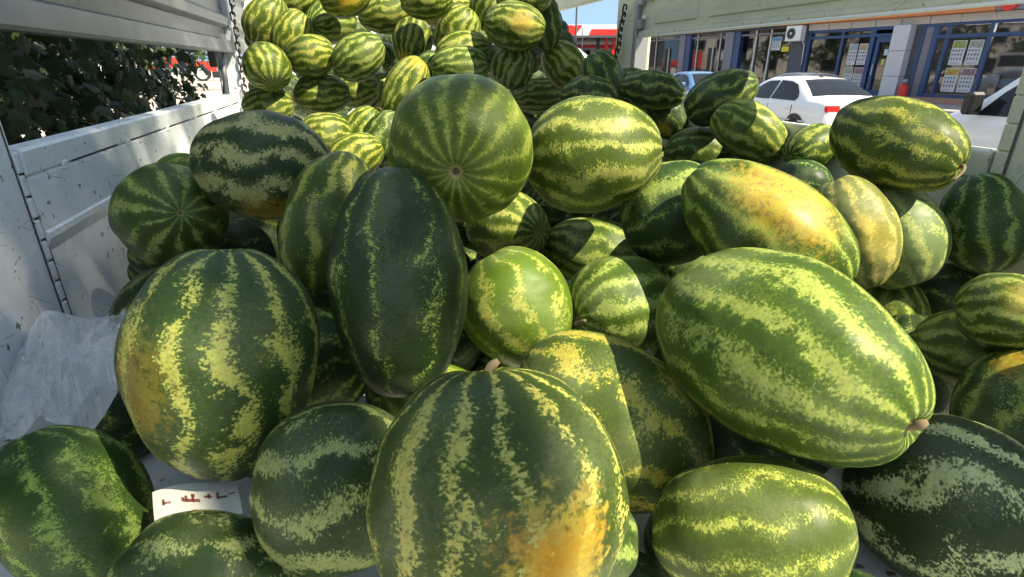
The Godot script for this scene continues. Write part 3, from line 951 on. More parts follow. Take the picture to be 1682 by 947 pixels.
	chain(t, Vector3(-0.80, BED + 1.32, -5.10), Vector3(-0.815, BED + 0.5, -5.10), 0.052, 0.0065)
	chain(t, Vector3(RIGHT - 0.05, BED + 1.11, -3.22), Vector3(RIGHT - 0.045, BED + 0.70, -3.34), 0.040, 0.0055)

# ---------------------------------------------------------------- cars
func lerp_table(t: Array, x: float, col: int) -> float:
	for i in t.size() - 1:
		if x <= t[i + 1][0]:
			var f: float = (x - t[i][0]) / max(1e-6, t[i + 1][0] - t[i][0])
			return lerpf(t[i][col], t[i + 1][col], clampf(f, 0.0, 1.0))
	return t[-1][col]

# stations from tail to nose: x, lower edge, belt height, belt half width, top height, top half width
func sedan_table() -> Array:
	return [[0.0, 0.42, 0.80, 0.70, 0.90, 0.66], [0.05, 0.32, 0.86, 0.80, 0.99, 0.74], [0.30, 0.28, 0.90, 0.86, 1.03, 0.78], [0.55, 0.26, 0.93, 0.875, 1.05, 0.77], [0.85, 0.26, 0.95, 0.88, 1.22, 0.68], [1.20, 0.26, 0.95, 0.885, 1.40, 0.60], [1.50, 0.26, 0.95, 0.89, 1.45, 0.585], [2.0, 0.26, 0.94, 0.89, 1.475, 0.585], [2.5, 0.26, 0.93, 0.89, 1.455, 0.58], [2.85, 0.26, 0.92, 0.885, 1.36, 0.60], [3.3, 0.26, 0.90, 0.88, 1.10, 0.68], [3.55, 0.26, 0.88, 0.875, 0.98, 0.74], [4.1, 0.28, 0.80, 0.84, 0.88, 0.72], [4.4, 0.32, 0.70, 0.76, 0.76, 0.64], [4.5, 0.40, 0.60, 0.66, 0.64, 0.56]]

func van_table() -> Array:
	return [[0.0, 0.35, 1.05, 0.85, 1.88, 0.74], [0.15, 0.30, 1.08, 0.90, 1.94, 0.76], [1.0, 0.28, 1.10, 0.92, 1.97, 0.77], [2.4, 0.28, 1.10, 0.92, 1.95, 0.77], [2.9, 0.28, 1.10, 0.92, 1.86, 0.76], [3.5, 0.28, 1.08, 0.91, 1.40, 0.78], [3.75, 0.28, 1.06, 0.90, 1.22, 0.80], [4.2, 0.30, 0.98, 0.88, 1.06, 0.78], [4.5, 0.34, 0.84, 0.82, 0.90, 0.72], [4.6, 0.42, 0.66, 0.74, 0.72, 0.66]]

func on_side(t: Array, x: float, y: float, side: float, out := 0.007) -> Vector3:
	var by := lerp_table(t, x, 2)
	var bw := lerp_table(t, x, 3)
	var ty := lerp_table(t, x, 4)
	var tw := lerp_table(t, x, 5)
	var f := clampf((y - by) / max(0.01, ty - by), 0.0, 1.0)
	return Vector3(x, y + out * 0.4, (lerpf(bw, tw, f) + out) * side)

func side_window(t: Array, pts: Array, side: float) -> ArrayMesh:
	var st := tool()
	var c := Vector2.ZERO
	for p in pts:
		c += p / pts.size()
	for i in pts.size():
		var a: Vector2 = pts[i]
		var b: Vector2 = pts[(i + 1) % pts.size()]
		for k in 3:
			var f0 := k / 3.0
			var f1 := (k + 1) / 3.0
			var q := [c.lerp(a, f0), c.lerp(b, f0), c.lerp(b, f1), c.lerp(a, f1)]
			var w := []
			for v in q:
				w.append(on_side(t, v.x, v.y, side))
			if k > 0:
				tri(st, w[0], w[1], w[2], Vector3(2, 0.8, 0))
			tri(st, w[0] if k > 0 else w[1], w[2], w[3], Vector3(2, 0.8, 0))
	return done(st)

func end_window(t: Array, xa: float, xb: float, inset: float) -> ArrayMesh:
	# glass laid on the sloping top surface between stations xa and xb
	var st := tool()
	var n := 6
	var step := (xb - xa) / n
	var rise := 0.010
	for i in n:
		for s in 4:
			var p := []
			for q in [[i, s], [i + 1, s], [i + 1, s + 1], [i, s + 1]]:
				var x: float = xa + q[0] * step
				var tw := lerp_table(t, x, 5) - inset
				var z := lerpf(-tw, tw, q[1] / 4.0)
				p.append(Vector3(x, lerp_table(t, x, 4) + rise + crown(z, tw + inset), z))
			quad(st, p[0], p[1], p[2], p[3], Vector3(2, 0.5, 0))
	return done(st)

func crown(z: float, tw: float) -> float:
	return 0.028 * (1.0 - (z / tw) * (z / tw))

func make_car(label: String, at: Vector3, heading: float, color: Color, kind: String, group := "") -> Node3D:
	var t: Array = sedan_table() if kind == "sedan" else van_table()
	var car := thing("parked_car" if kind == "sedan" else "parked_van", label, "car" if kind == "sedan" else "van", at, group)
	car.rotation.y = heading
	var paint := plain(color, 0.28)
	paint.clearcoat_enabled = true
	paint.clearcoat = 0.8
	paint.clearcoat_roughness = 0.05
	var st := SurfaceTool.new()
	st.begin(Mesh.PRIMITIVE_TRIANGLES)
	st.set_smooth_group(0)
	var xs := []
	for i in t.size() - 1:
		for k in 2:
			xs.append(lerpf(t[i][0], t[i + 1][0], k / 2.0))
	xs.append(t[-1][0])
	var rings := []
	for x in xs:
		var lo := lerp_table(t, x, 1)
		var by := lerp_table(t, x, 2)
		var bw := lerp_table(t, x, 3)
		var ty := lerp_table(t, x, 4)
		var tw := lerp_table(t, x, 5)
		var half := [Vector2(lo, bw * 0.90), Vector2(lo + 0.12, bw * 0.975), Vector2(lerpf(lo, by, 0.55), bw * 1.01), Vector2(by - 0.05, bw * 1.0), Vector2(by, bw * 0.985), Vector2(lerpf(by, ty, 0.5), lerpf(bw * 0.985, tw, 0.5)), Vector2(ty - 0.02, tw + 0.012), Vector2(ty, tw - 0.03), Vector2(ty + crown(tw * 0.5, tw), tw * 0.5), Vector2(ty + crown(0, tw), 0.0)]
		var ring := []
		for h in half:
			ring.append(Vector3(x, h.x, h.y))
		for i in range(half.size() - 2, -1, -1):
			ring.append(Vector3(x, half[i].x, -half[i].y))
		rings.append(ring)
	for i in rings.size() - 1:
		for k in rings[0].size() - 1:
			var c := Vector3(xs[i], 0.7, 0)
			quad(st, rings[i][k], rings[i][k + 1], rings[i + 1][k + 1], rings[i + 1][k], c)
	for e in [0, rings.size() - 1]:
		st.set_smooth_group(-1)
		for k in rings[0].size() - 1:
			tri(st, Vector3(xs[e], 0.6, 0), rings[e][k], rings[e][k + 1], Vector3(2.2, 0.6, 0))
	put("body", done(st), paint, car)
	for side in [-1.0, 1.0]:
		if kind == "sedan":
			put("side_window", side_window(t, [Vector2(1.02, 0.99), Vector2(1.98, 0.99), Vector2(1.98, 1.40), Vector2(1.55, 1.385), Vector2(1.28, 1.32), Vector2(1.08, 1.18), Vector2(0.98, 1.06)], side), M.car_glass, car)
			put("side_window", side_window(t, [Vector2(2.05, 0.98), Vector2(3.2, 0.96), Vector2(3.1, 1.08), Vector2(2.72, 1.30), Vector2(2.5, 1.37), Vector2(2.05, 1.395)], side), M.car_glass, car)
		else:
			put("side_window", side_window(t, [Vector2(2.3, 1.16), Vector2(3.55, 1.13), Vector2(3.3, 1.42), Vector2(2.95, 1.68), Vector2(2.3, 1.72)], side), M.car_glass, car)
			put("cladding", block_mesh(Vector3(0.3, 0.22, side * 0.86 - 0.05), Vector3(4.45, 0.62, side * 0.86 + 0.05), 0.03), M.black, car)
		if kind == "sedan":
			for dx in [1.04, 2.01, 3.18]:
				put("door_seam", block_mesh(Vector3(dx, 0.36, side * 0.885 - 0.012), Vector3(dx + 0.012, 0.90, side * 0.885 + 0.012), 0.002), M.black, car)
			for dx in [1.12, 2.12]:
				put("door_handle", block_mesh(Vector3(dx, 0.80, side * 0.895 - 0.01), Vector3(dx + 0.17, 0.835, side * 0.895 + 0.022), 0.008), paint, car)
			put("side_moulding", block_mesh(Vector3(0.5, 0.56, side * 0.898 - 0.012), Vector3(3.6, 0.60, side * 0.898 + 0.012), 0.006), M.alu, car)
		if kind == "sedan":
			put("tail_light", block_mesh(Vector3(-0.012, 0.80, side * 0.60 - 0.17), Vector3(0.16, 0.945, side * 0.60 + 0.17), 0.03), plain(Color(0.62, 0.01, 0.012), 0.15), car)
		put("headlight", block_mesh(Vector3(t[-1][0] - 0.32, 0.60, side * 0.56 - 0.15), Vector3(t[-1][0] - 0.06, 0.74, side * 0.56 + 0.13), 0.03), M.alu, car)
		put("mirror", block_mesh(Vector3(3.0 if kind == "sedan" else 3.45, 0.98 if kind == "sedan" else 1.14, side * 1.0 - 0.11), Vector3(3.12 if kind == "sedan" else 3.6, 1.12 if kind == "sedan" else 1.42, side * 1.0 + 0.10), 0.04), paint if kind == "sedan" else M.black, car)
		for wx in [0.85, 3.65]:
			var arch := CylinderMesh.new()
			arch.top_radius = 0.37
			arch.bottom_radius = 0.37
			arch.height = 0.02
			var a := put("wheel_arch", arch, M.black, car)
			a.position = Vector3(wx, 0.36, side * 0.895)
			a.rotation.x = PI / 2
			var w := CylinderMesh.new()
			w.top_radius = 0.31
			w.bottom_radius = 0.31
			w.height = 0.2
			var wm := put("wheel", w, M.rubber, car)
			wm.position = Vector3(wx, 0.31, side * 0.82)
			wm.rotation.x = PI / 2
			var rim := CylinderMesh.new()
			rim.top_radius = 0.2
			rim.bottom_radius = 0.2
			rim.height = 0.21
			put("rim", rim, M.alu, wm)
	if kind == "sedan":
		put("rear_window", end_window(t, 0.62, 1.24, 0.05), M.car_glass, car)
		put("windscreen", end_window(t, 2.72, 3.5, 0.05), M.car_glass, car)
		put("aerial_fin", extruded([Vector2(0.0, 0.0), Vector2(0.16, 0.0), Vector2(0.02, 0.06)], -0.02, 0.02), M.black, car).position = Vector3(1.42, 1.46, 0)
		put("badge", block_mesh(Vector3(-0.006, 0.93, -0.05), Vector3(0.02, 0.975, 0.05), 0.008), M.alu, car)
		put("boot_seam", block_mesh(Vector3(0.006, 0.75, -0.62), Vector3(0.04, 0.757, 0.62), 0.002), M.black, car)
		put("number_plate", block_mesh(Vector3(-0.02, 0.62, -0.26), Vector3(0.03, 0.73, 0.26), 0.004), M.white, car)
		put("bumper_trim", block_mesh(Vector3(-0.03, 0.38, -0.62), Vector3(0.1, 0.5, 0.62), 0.03), M.black, car)
	else:
		put("windscreen", end_window(t, 2.98, 3.68, 0.05), M.car_glass, car)
	return car

func build_cars() -> void:
	var h := PI * 0.5 - 0.155
	make_car("white saloon parked beyond the truck's right rail, red tail light in view", Vector3(10.35, 0, -9.75), h, Color(0.80, 0.80, 0.80), "sedan", "cars parked before the shops")
	make_car("dark grey car parked just beyond the white saloon, only its roof and windows in view", Vector3(15.2, 0, -15.1), h, Color(0.10, 0.11, 0.13), "sedan", "cars parked before the shops")
	make_car("blue car parked far along the shops, its windscreen showing between two dark watermelons", Vector3(13.7, 0, -22.6), h - PI, Color(0.10, 0.20, 0.42), "sedan", "cars parked before the shops")
	make_car("white van with a black door mirror at the right edge, nose pointing left", Vector3(8.25, 0, -2.0), h, Color(0.74, 0.75, 0.77), "van")
	make_car("white car glimpsed right against the foot of the right post", Vector3(11.35, 0, -26.4), h - PI, Color(0.80, 0.80, 0.80), "sedan", "cars parked before the shops")
	var silver := make_car("silver grey van half hidden behind the right end of the heap", Vector3(5.5, 0, -23.5), -0.3, Color(0.40, 0.42, 0.46), "van")
	silver.scale = Vector3.ONE * 1.25
	# the red lorry in the far left
	var r := thing("red_lorry", "red lorry with a pale wheel far off between the hedge and the left post", "lorry", Vector3(-15.6, 0, -73.0))
	r.rotation.y = 0.15
	put("bonnet", extruded([Vector2(-3.4, 1.5), Vector2(-0.2, 1.15), Vector2(1.35, 1.0), Vector2(1.5, 1.9), Vector2(-1.2, 2.25), Vector2(-3.4, 2.6)], -1.0, 1.0), M.red, r)
	put("cab", extruded([Vector2(-5.6, 1.2), Vector2(-3.4, 1.4), Vector2(-3.4, 2.6), Vector2(-3.9, 3.6), Vector2(-5.6, 3.6)], -1.05, 1.05), M.red, r)
	put("bumper", block_mesh(Vector3(0.9, 0.35, -1.1), Vector3(1.7, 1.0, 1.1), 0.05), M.black, r)
	put("load_box", block_mesh(Vector3(-11.5, 1.0, -1.2), Vector3(-5.7, 3.4, 1.2), 0.03), M.tile, r)
	for x in [-0.1, -9.5]:
		for z in [-0.9, 0.9]:
			var w := CylinderMesh.new()
			w.top_radius = 0.8
			w.bottom_radius = 0.8
			w.height = 0.3
			var o := put("wheel", w, M.rubber, r)
			o.position = Vector3(x, 0.8, z)
			o.rotation.x = PI / 2
			var d := CylinderMesh.new()
			d.top_radius = 0.55
			d.bottom_radius = 0.55
			d.height = 0.34
			put("rim", d, M.white, o)

# ---------------------------------------------------------------- plants
func leaf_mesh(length: float, width: float, lobes: bool) -> ArrayMesh:
	var st := tool()
	var edge := [Vector2(0, 0), Vector2(0.42, 0.10), Vector2(0.30, 0.30), Vector2(0.52, 0.48), Vector2(0.26, 0.62), Vector2(0.0, 1.0)] if lobes else [Vector2(0, 0), Vector2(0.30, 0.18), Vector2(0.44, 0.42), Vector2(0.34, 0.70), Vector2(0.0, 1.0)]
	for s in [-1.0, 1.0]:
		for i in edge.size() - 1:
			var a: Vector2 = edge[i]
			var b: Vector2 = edge[i + 1]
			var m := Vector2(0, (a.y + b.y) * 0.5)
			var f := func(p: Vector2) -> Vector3: return Vector3(p.x * s * width, -0.16 * p.y * p.y * length - 0.10 * absf(p.x) * width, p.y * length)
			tri(st, f.call(a), f.call(b), f.call(m), Vector3(0, -1, 0.3))
			if i > 0:
				tri(st, f.call(a), f.call(m), f.call(Vector2(0, a.y * 0.6)), Vector3(0, -1, 0.3))
	return done(st)

func leaf_pose(rng: RandomNumberGenerator, at: Vector3, facing: Vector3, size: float) -> Transform3D:
	var y := (facing + Vector3(rng.randfn(), rng.randfn(), rng.randfn()) * 0.5).normalized()
	var z := (Vector3(0, -0.8, 0) + Vector3(rng.randfn(), rng.randfn(), rng.randfn()) * 0.6)
	z = (z - y * z.dot(y)).normalized()
	return Transform3D(Basis(y.cross(z), y, z) * Basis.from_scale(Vector3.ONE * size), at)

func leaf_mass(called: String, parent: Node, mesh: Mesh, mat: Material, poses: Array) -> void:
	var mm := MultiMesh.new()
	mm.transform_format = MultiMesh.TRANSFORM_3D
	mm.mesh = mesh
	mm.instance_count = poses.size()
	for i in poses.size():
		mm.set_instance_transform(i, poses[i])
	var o := MultiMeshInstance3D.new()
	o.multimesh = mm
	o.name = called
	o.material_override = mat
	parent.add_child(o, true)
	o.set_meta("kind", "stuff")

func tree(called: String, label: String, at: Vector3, height: float, blobs: Array, leaves: int, seed_: int, size: float) -> void:
	var t := thing(called, label, "tree", at, "")
	var rng := RandomNumberGenerator.new()
	rng.seed = seed_
	var st := tool()
	st.set_smooth_group(0)
	tube(st, [Vector3.ZERO, Vector3(0.01, height * 0.4, 0.01), Vector3(-0.02, height * 0.75, 0.02)], [height * 0.0105, height * 0.009, height * 0.007], 9)
	put("trunk", done(st), M.bark, t)
	var poses := []
	var total := 0.0
	for b in blobs:
		total += pow(b[1], 2.0) * (b[2] if b.size() > 2 else 1.0)
	for b in blobs:
		var c: Vector3 = b[0]
		var lm := tool()
		lm.set_smooth_group(0)
		var start := Vector3(-0.02, height * 0.74, 0.02)
		tube(lm, [start, start.lerp(c, 0.5) + Vector3(0, 0.1, 0), c], [height * 0.0035, height * 0.0022, 0.010], 6)
		put("limb", done(lm), M.bark, t)
		# twigs end in clusters, so that the crown is a set of tufts with gaps
		var tufts := []
		for k in int(44 * maxf(0.8, b[1])):
			var d := Vector3(rng.randfn(), rng.randfn(), rng.randfn()).normalized()
			tufts.append(c + d * b[1] * pow(rng.randf(), 0.45))
		var n := int(leaves * pow(b[1], 2.0) * (b[2] if b.size() > 2 else 1.0) / total)
		for k in n:
			var q: Vector3 = tufts[rng.randi() % tufts.size()]
			var p: Vector3 = q + Vector3(rng.randfn(), rng.randfn(), rng.randfn()) * minf(b[1], 0.8) * 0.13
			poses.append(leaf_pose(rng, p, Vector3(0, 1, 0), size * rng.randf_range(0.7, 1.25)))
	leaf_mass("crown", t, leaf_mesh(1.0, 0.8, false), M.leaf_light, poses)

func build_plants() -> void:
	# hedge of broad leaved vine close outside the left side of the truck
	var b := thing("leafy_hedge", "dense dark leafy hedge close outside the gap in the truck's left side", "hedge", Vector3(-1.9, 0, -4.2))
	var rng := RandomNumberGenerator.new()
	rng.seed = 5
	var lm := leaf_mesh(1.0, 0.95, true)
	var big := []
	var small := []
	for k in 11000:
		var z := rng.randf_range(-2.8, 3.0)
		var thin := clampf((z + 2.9) / 2.2, 0.0, 1.0)
		if rng.randf() > 0.30 + 0.70 * thin:
			continue
		var x := rng.randf_range(-0.75, 0.62)
		var y := rng.randf_range(0.5, 2.55)
		var edge := absf(x - 0.62)
		var tr := leaf_pose(rng, Vector3(x - 0.12 * (1.0 - thin), y, z), Vector3(0.9, 0.25, 0.35), rng.randf_range(0.06, 0.12))
		if edge < 0.30 and y > 1.3 and y < 2.1 and z < 2.4 and big.size() < 300:
			big.append(tr)
		else:
			small.append(tr)
	for tr in big:
		var o := put("leaf", lm, M.leaf if rng.randf() < 0.7 else M.leaf_light, b)
		o.transform = tr
	leaf_mass("foliage", b, lm, M.leaf, small)
	for k in 16:
		var z := rng.randf_range(-2.9, 2.9)
		var pts := []
		var rad := []
		for i in 7:
			pts.append(Vector3(rng.randf_range(-0.2, 0.25), i * 0.4, z + rng.randf_range(-0.12, 0.12)))
			rad.append(0.016 - i * 0.0017)
		put("branch", tube_mesh(pts, rad, 6), M.bark, b)
	# street tree behind the truck, which dapples the near left melons
	tree("street_tree", "slender street tree behind the truck on its right", Vector3(4.53, 0, 4.32), 11.5, [[Vector3(0.02, 11.46, -0.19), 1.05, 1.20], [Vector3(0.43, 11.53, -0.71), 0.70, 0.70], [Vector3(-0.38, 11.27, 0.54), 0.80, 1.00], [Vector3(0.24, 11.91, -1.17), 0.66, 0.80], [Vector3(0.37, 12.27, -1.89), 0.66, 0.90], [Vector3(0.47, 12.65, -2.64), 0.60, 0.90], [Vector3(0.56, 13.01, -3.33), 0.50, 0.90], [Vector3(-0.21, 11.95, -0.78), 0.80, 0.70], [Vector3(0.57, 10.88, 0.24), 0.22, 1.00], [Vector3(0.82, 10.89, -0.02), 0.30, 1.50], [Vector3(0.43, 10.78, 0.56), 0.26, 0.90], [Vector3(0.91, 10.69, 0.23), 0.17, 1.50]], 5000, 3, 0.15)
	# trees along the far side of the road on the left: the shop windows mirror them
	var names := ["first roadside tree beyond the hedge, nearest the truck", "second roadside tree beyond the hedge", "third roadside tree beyond the hedge", "fourth roadside tree beyond the hedge", "last roadside tree beyond the hedge, farthest from the truck"]
	for k in 5:
		tree("roadside_tree", names[k], Vector3(-13.0 - (k % 2) * 1.5, 0, -27.0 - k * 6.5), 7.5, [[Vector3(0, 4.6, 0), 2.3], [Vector3(1.5, 3.2, 1.2), 1.7], [Vector3(-1.2, 3.4, -1.6), 1.8], [Vector3(0.3, 6.6, -0.4), 1.6], [Vector3(0.9, 2.6, -1.8), 1.4]], 3000, 20 + k, 0.28)

	# pale building along the far side of the road, mirrored in the shop windows
	var w := thing("pale_building", "long pale two storey building across the road, far behind the hedge", "building", Vector3(-24, 0, -50))
	put("wall", block_mesh(Vector3(-8, 0, -27), Vector3(0, 6.4, 27), 0.03), M.white, w)
	put("roof", block_mesh(Vector3(-8.4, 6.4, -27.4), Vector3(0.5, 6.8, 27.4), 0.05), M.orange, w)
	for k in 12:
		for y in [0.9, 3.9]:
			put("window", block_mesh(Vector3(0.0, y, -25.4 + k * 4.4), Vector3(0.05, y + 1.5, -23.2 + k * 4.4), 0.02), M.car_glass, w)
			put("sill", block_mesh(Vector3(0.0, y - 0.12, -25.5 + k * 4.4), Vector3(0.14, y - 0.01, -23.1 + k * 4.4), 0.02), M.tile, w)

# ---------------------------------------------------------------- street things
func build_street_things() -> void:
	var p := thing("street_lamp", "thin dark street lamp pole rising before the red and white canopy", "street lamp", Vector3(12.55, 0, -31.7))
	put("pole", tube_mesh([Vector3.ZERO, Vector3(0, 4.2, 0), Vector3(0.03, 8.5, 0)], [0.06, 0.05, 0.04], 10), M.dark_wall, p)
	put("bracket", tube_mesh([Vector3(-0.25, 3.75, 0), Vector3(0.05, 3.72, 0)], [0.02, 0.02], 6), M.steel, p)
	put("side_pole", tube_mesh([Vector3(0.42, 0, 0), Vector3(0.42, 3.4, 0), Vector3(0.36, 3.62, 0), Vector3(0.2, 3.64, 0)], [0.03, 0.025, 0.02, 0.02], 8), M.dark_wall, p)
	put("arm", tube_mesh([Vector3(0.03, 8.4, 0), Vector3(0.5, 8.9, 0.1), Vector3(1.5, 9.1, 0.3)], [0.045, 0.04, 0.03], 8), M.steel, p)
	put("lamp_head", block_mesh(Vector3(1.4, 9.02, 0.15), Vector3(2.0, 9.14, 0.45), 0.03), M.steel, p)
	# red gas bottle standing beside the white pillar
	var s := get_node("shop_building") as Node3D
	var g := thing("gas_bottle", "red bottle standing on the pavement beside the white pillar", "gas bottle", s.position + s.basis * Vector3(-1.45, 0.135, 0.5))
	var prof := [[0.0, 0.17], [0.05, 0.2], [0.62, 0.2], [0.74, 0.14], [0.78, 0.06], [0.9, 0.05]]
	var pts := []
	var rad := []
	for q in prof:
		pts.append(Vector3(0, q[0], 0))
		rad.append(q[1])
	put("body", tube_mesh(pts, rad, 16), M.red, g)
	put("collar", tube_mesh([Vector3(0, 0.80, 0), Vector3(0, 0.98, 0)], [0.12, 0.12], 14), M.steel, g)

# ---------------------------------------------------------------- crumpled clear plastic by the left wall
func build_plastic() -> void:
	var rows := [
		[Vector3(-0.885, 1.012, -1.47), Vector3(-0.882, 1.072, -1.55), Vector3(-0.850, 1.136, -1.625), Vector3(-0.720, 1.142, -1.535), Vector3(-0.593, 1.184, -1.428), Vector3(-0.500, 1.218, -1.338)],
		[Vector3(-0.880, 0.985, -1.367), Vector3(-0.810, 1.067, -1.310), Vector3(-0.726, 1.122, -1.325), Vector3(-0.631, 1.148, -1.265), Vector3(-0.550, 1.185, -1.226), Vector3(-0.476, 1.211, -1.183)],
		[Vector3(-0.875, 0.970, -1.270), Vector3(-0.694, 1.080, -1.077), Vector3(-0.624, 1.116, -1.050), Vector3(-0.560, 1.130, -1.016), Vector3(-0.507, 1.141, -1.006), Vector3(-0.466, 1.190, -1.071)]]
	var rng := RandomNumberGenerator.new()
	rng.seed = 14
	var creases := []
	for k in 70:
		var ang := rng.randfn(0.9, 0.55) if rng.randf() < 0.65 else rng.randf_range(0.0, PI)
		creases.append([Vector2(rng.randf_range(-0.5, 5.5), rng.randf_range(-0.2, 2.2)), Vector2.from_angle(ang), rng.randf_range(0.05, 0.30), rng.randf_range(0.3, 1.6), rng.randf_range(-0.022, 0.036)])
	var nx := 100
	var ny := 64
	var grid := []
	for j in ny + 1:
		var line := []
		var v := 2.0 * j / ny
		for i in nx + 1:
			var u := 5.0 * i / nx
			var q := []
			for r in 3:
				var k: int = min(int(u), 4)
				var a: Vector3 = rows[r][max(k - 1, 0)]
				var b: Vector3 = rows[r][k]
				var c: Vector3 = rows[r][k + 1]
				var d: Vector3 = rows[r][min(k + 2, 5)]
				q.append(b.cubic_interpolate(c, a, d, u - k))
			var w := v * 0.5
			var p: Vector3 = q[0] * (2 * (w - 0.5) * (w - 1)) + q[1] * (4 * w * (1 - w)) + q[2] * (2 * w * (w - 0.5))
			# straight sharp creases, each a ridge or a valley of its own length and width
			var fold := 0.0
			for c in creases:
				var dd: Vector2 = Vector2(u, v) - c[0]
				var across := absf(dd.cross(c[1]))
				var along := absf(dd.dot(c[1]))
				fold += c[4] * maxf(0.0, 1.0 - across / c[2]) * clampf(1.4 - along / c[3], 0.0, 1.0)
			var calm := smoothstep(0.0, 0.25, w) if j < 4 else 1.0
			p += Vector3(0.45, 0.75, 0.45) * fold * calm
			p.x = maxf(p.x, LEFT + 0.006)
			line.append(p)
		grid.append(line)
	var st := SurfaceTool.new()
	st.begin(Mesh.PRIMITIVE_TRIANGLES)
	st.set_smooth_group(-1)
	for j in ny:
		for i in nx:
			quad(st, grid[j][i], grid[j][i + 1], grid[j + 1][i + 1], grid[j + 1][i], Vector3(-1.2, 0.4, -1.8))
	var m := StandardMaterial3D.new()
	m.albedo_color = Color(0.95, 0.965, 0.985, 0.42)
	m.transparency = BaseMaterial3D.TRANSPARENCY_ALPHA
	m.roughness = 0.08
	m.metallic_specular = 1.0
	m.cull_mode = BaseMaterial3D.CULL_DISABLED
	var o := put("plastic_sheet", done(st), m)
	tag(o, "crumpled clear plastic sheet lying against the foot of the left wall", "plastic sheet")

func build_scrap() -> void:
	# a scrap of white board with red brown marks, caught between the front left melons
	var c := [Vector3(-0.357, 1.138, -0.790), Vector3(-0.240, 1.134, -0.795), Vector3(-0.215, 1.134, -0.706), Vector3(-0.331, 1.136, -0.712)]
	var im := Image.create(192, 96, false, Image.FORMAT_RGB8)
	im.fill(Color(0.88, 0.88, 0.85))
	var r := RandomNumberGenerator.new()
	r.seed = 4
	for k in 500:
		im.set_pixel(r.randi() % 192, r.randi() % 96, Color(0.74, 0.73, 0.70))
	var ink := Color(0.36, 0.12, 0.10)
	for q in [[20, 34, 4, 12], [24, 42, 10, 4], [70, 30, 4, 10], [66, 38, 24, 5], [84, 26, 4, 14], [88, 26, 3, 6], [62, 34, 5, 7], [82, 62, 15, 17], [78, 68, 22, 5], [112, 30, 12, 4], [120, 26, 4, 8], [140, 24, 4, 12], [140, 34, 16, 4], [168, 30, 10, 3]]:
		for a in int(q[2] * 1.5):
			for b in int(q[3] * 1.4):
				if r.randf() < 0.86:
					im.set_pixel(mini(q[0] + a, 191), mini(q[1] + b, 95), ink.lerp(Color(0.55, 0.28, 0.22), r.randf() * 0.6))
	var m := StandardMaterial3D.new()
	m.albedo_texture = ImageTexture.create_from_image(im)
	m.roughness = 0.6
	var st := SurfaceTool.new()
	st.begin(Mesh.PRIMITIVE_TRIANGLES)
	st.set_smooth_group(-1)
	var n := 10
	var uvs := [Vector2(0, 0), Vector2(1, 0), Vector2(1, 1), Vector2(0, 1)]
	var spot := func(a: float, b: float, low: float) -> Vector3:
		var p: Vector3 = (c[0] as Vector3).lerp(c[1], a).lerp((c[3] as Vector3).lerp(c[2], a), b)
		return p + Vector3(0, 0.006 * sin(a * 5.0 + b * 2.0) - low, 0)
	for i in n:
		for k in n:
			for low in [0.0, 0.004]:
				var p := []
				var u := []
				for q in uvs:
					p.append(spot.call((i + q.x) / n, (k + q.y) / n, low))
					u.append(Vector2((i + q.x) / n, (k + q.y) / n))
				for t in ([0, 1, 2, 0, 2, 3] if low == 0.0 else [0, 2, 1, 0, 3, 2]):
					st.set_uv(u[t])
					st.add_vertex(p[t])
	var o := put("board_scrap", done(st), m)
	tag(o, "scrap of white board with red brown marks, lying between the front left melons", "board")

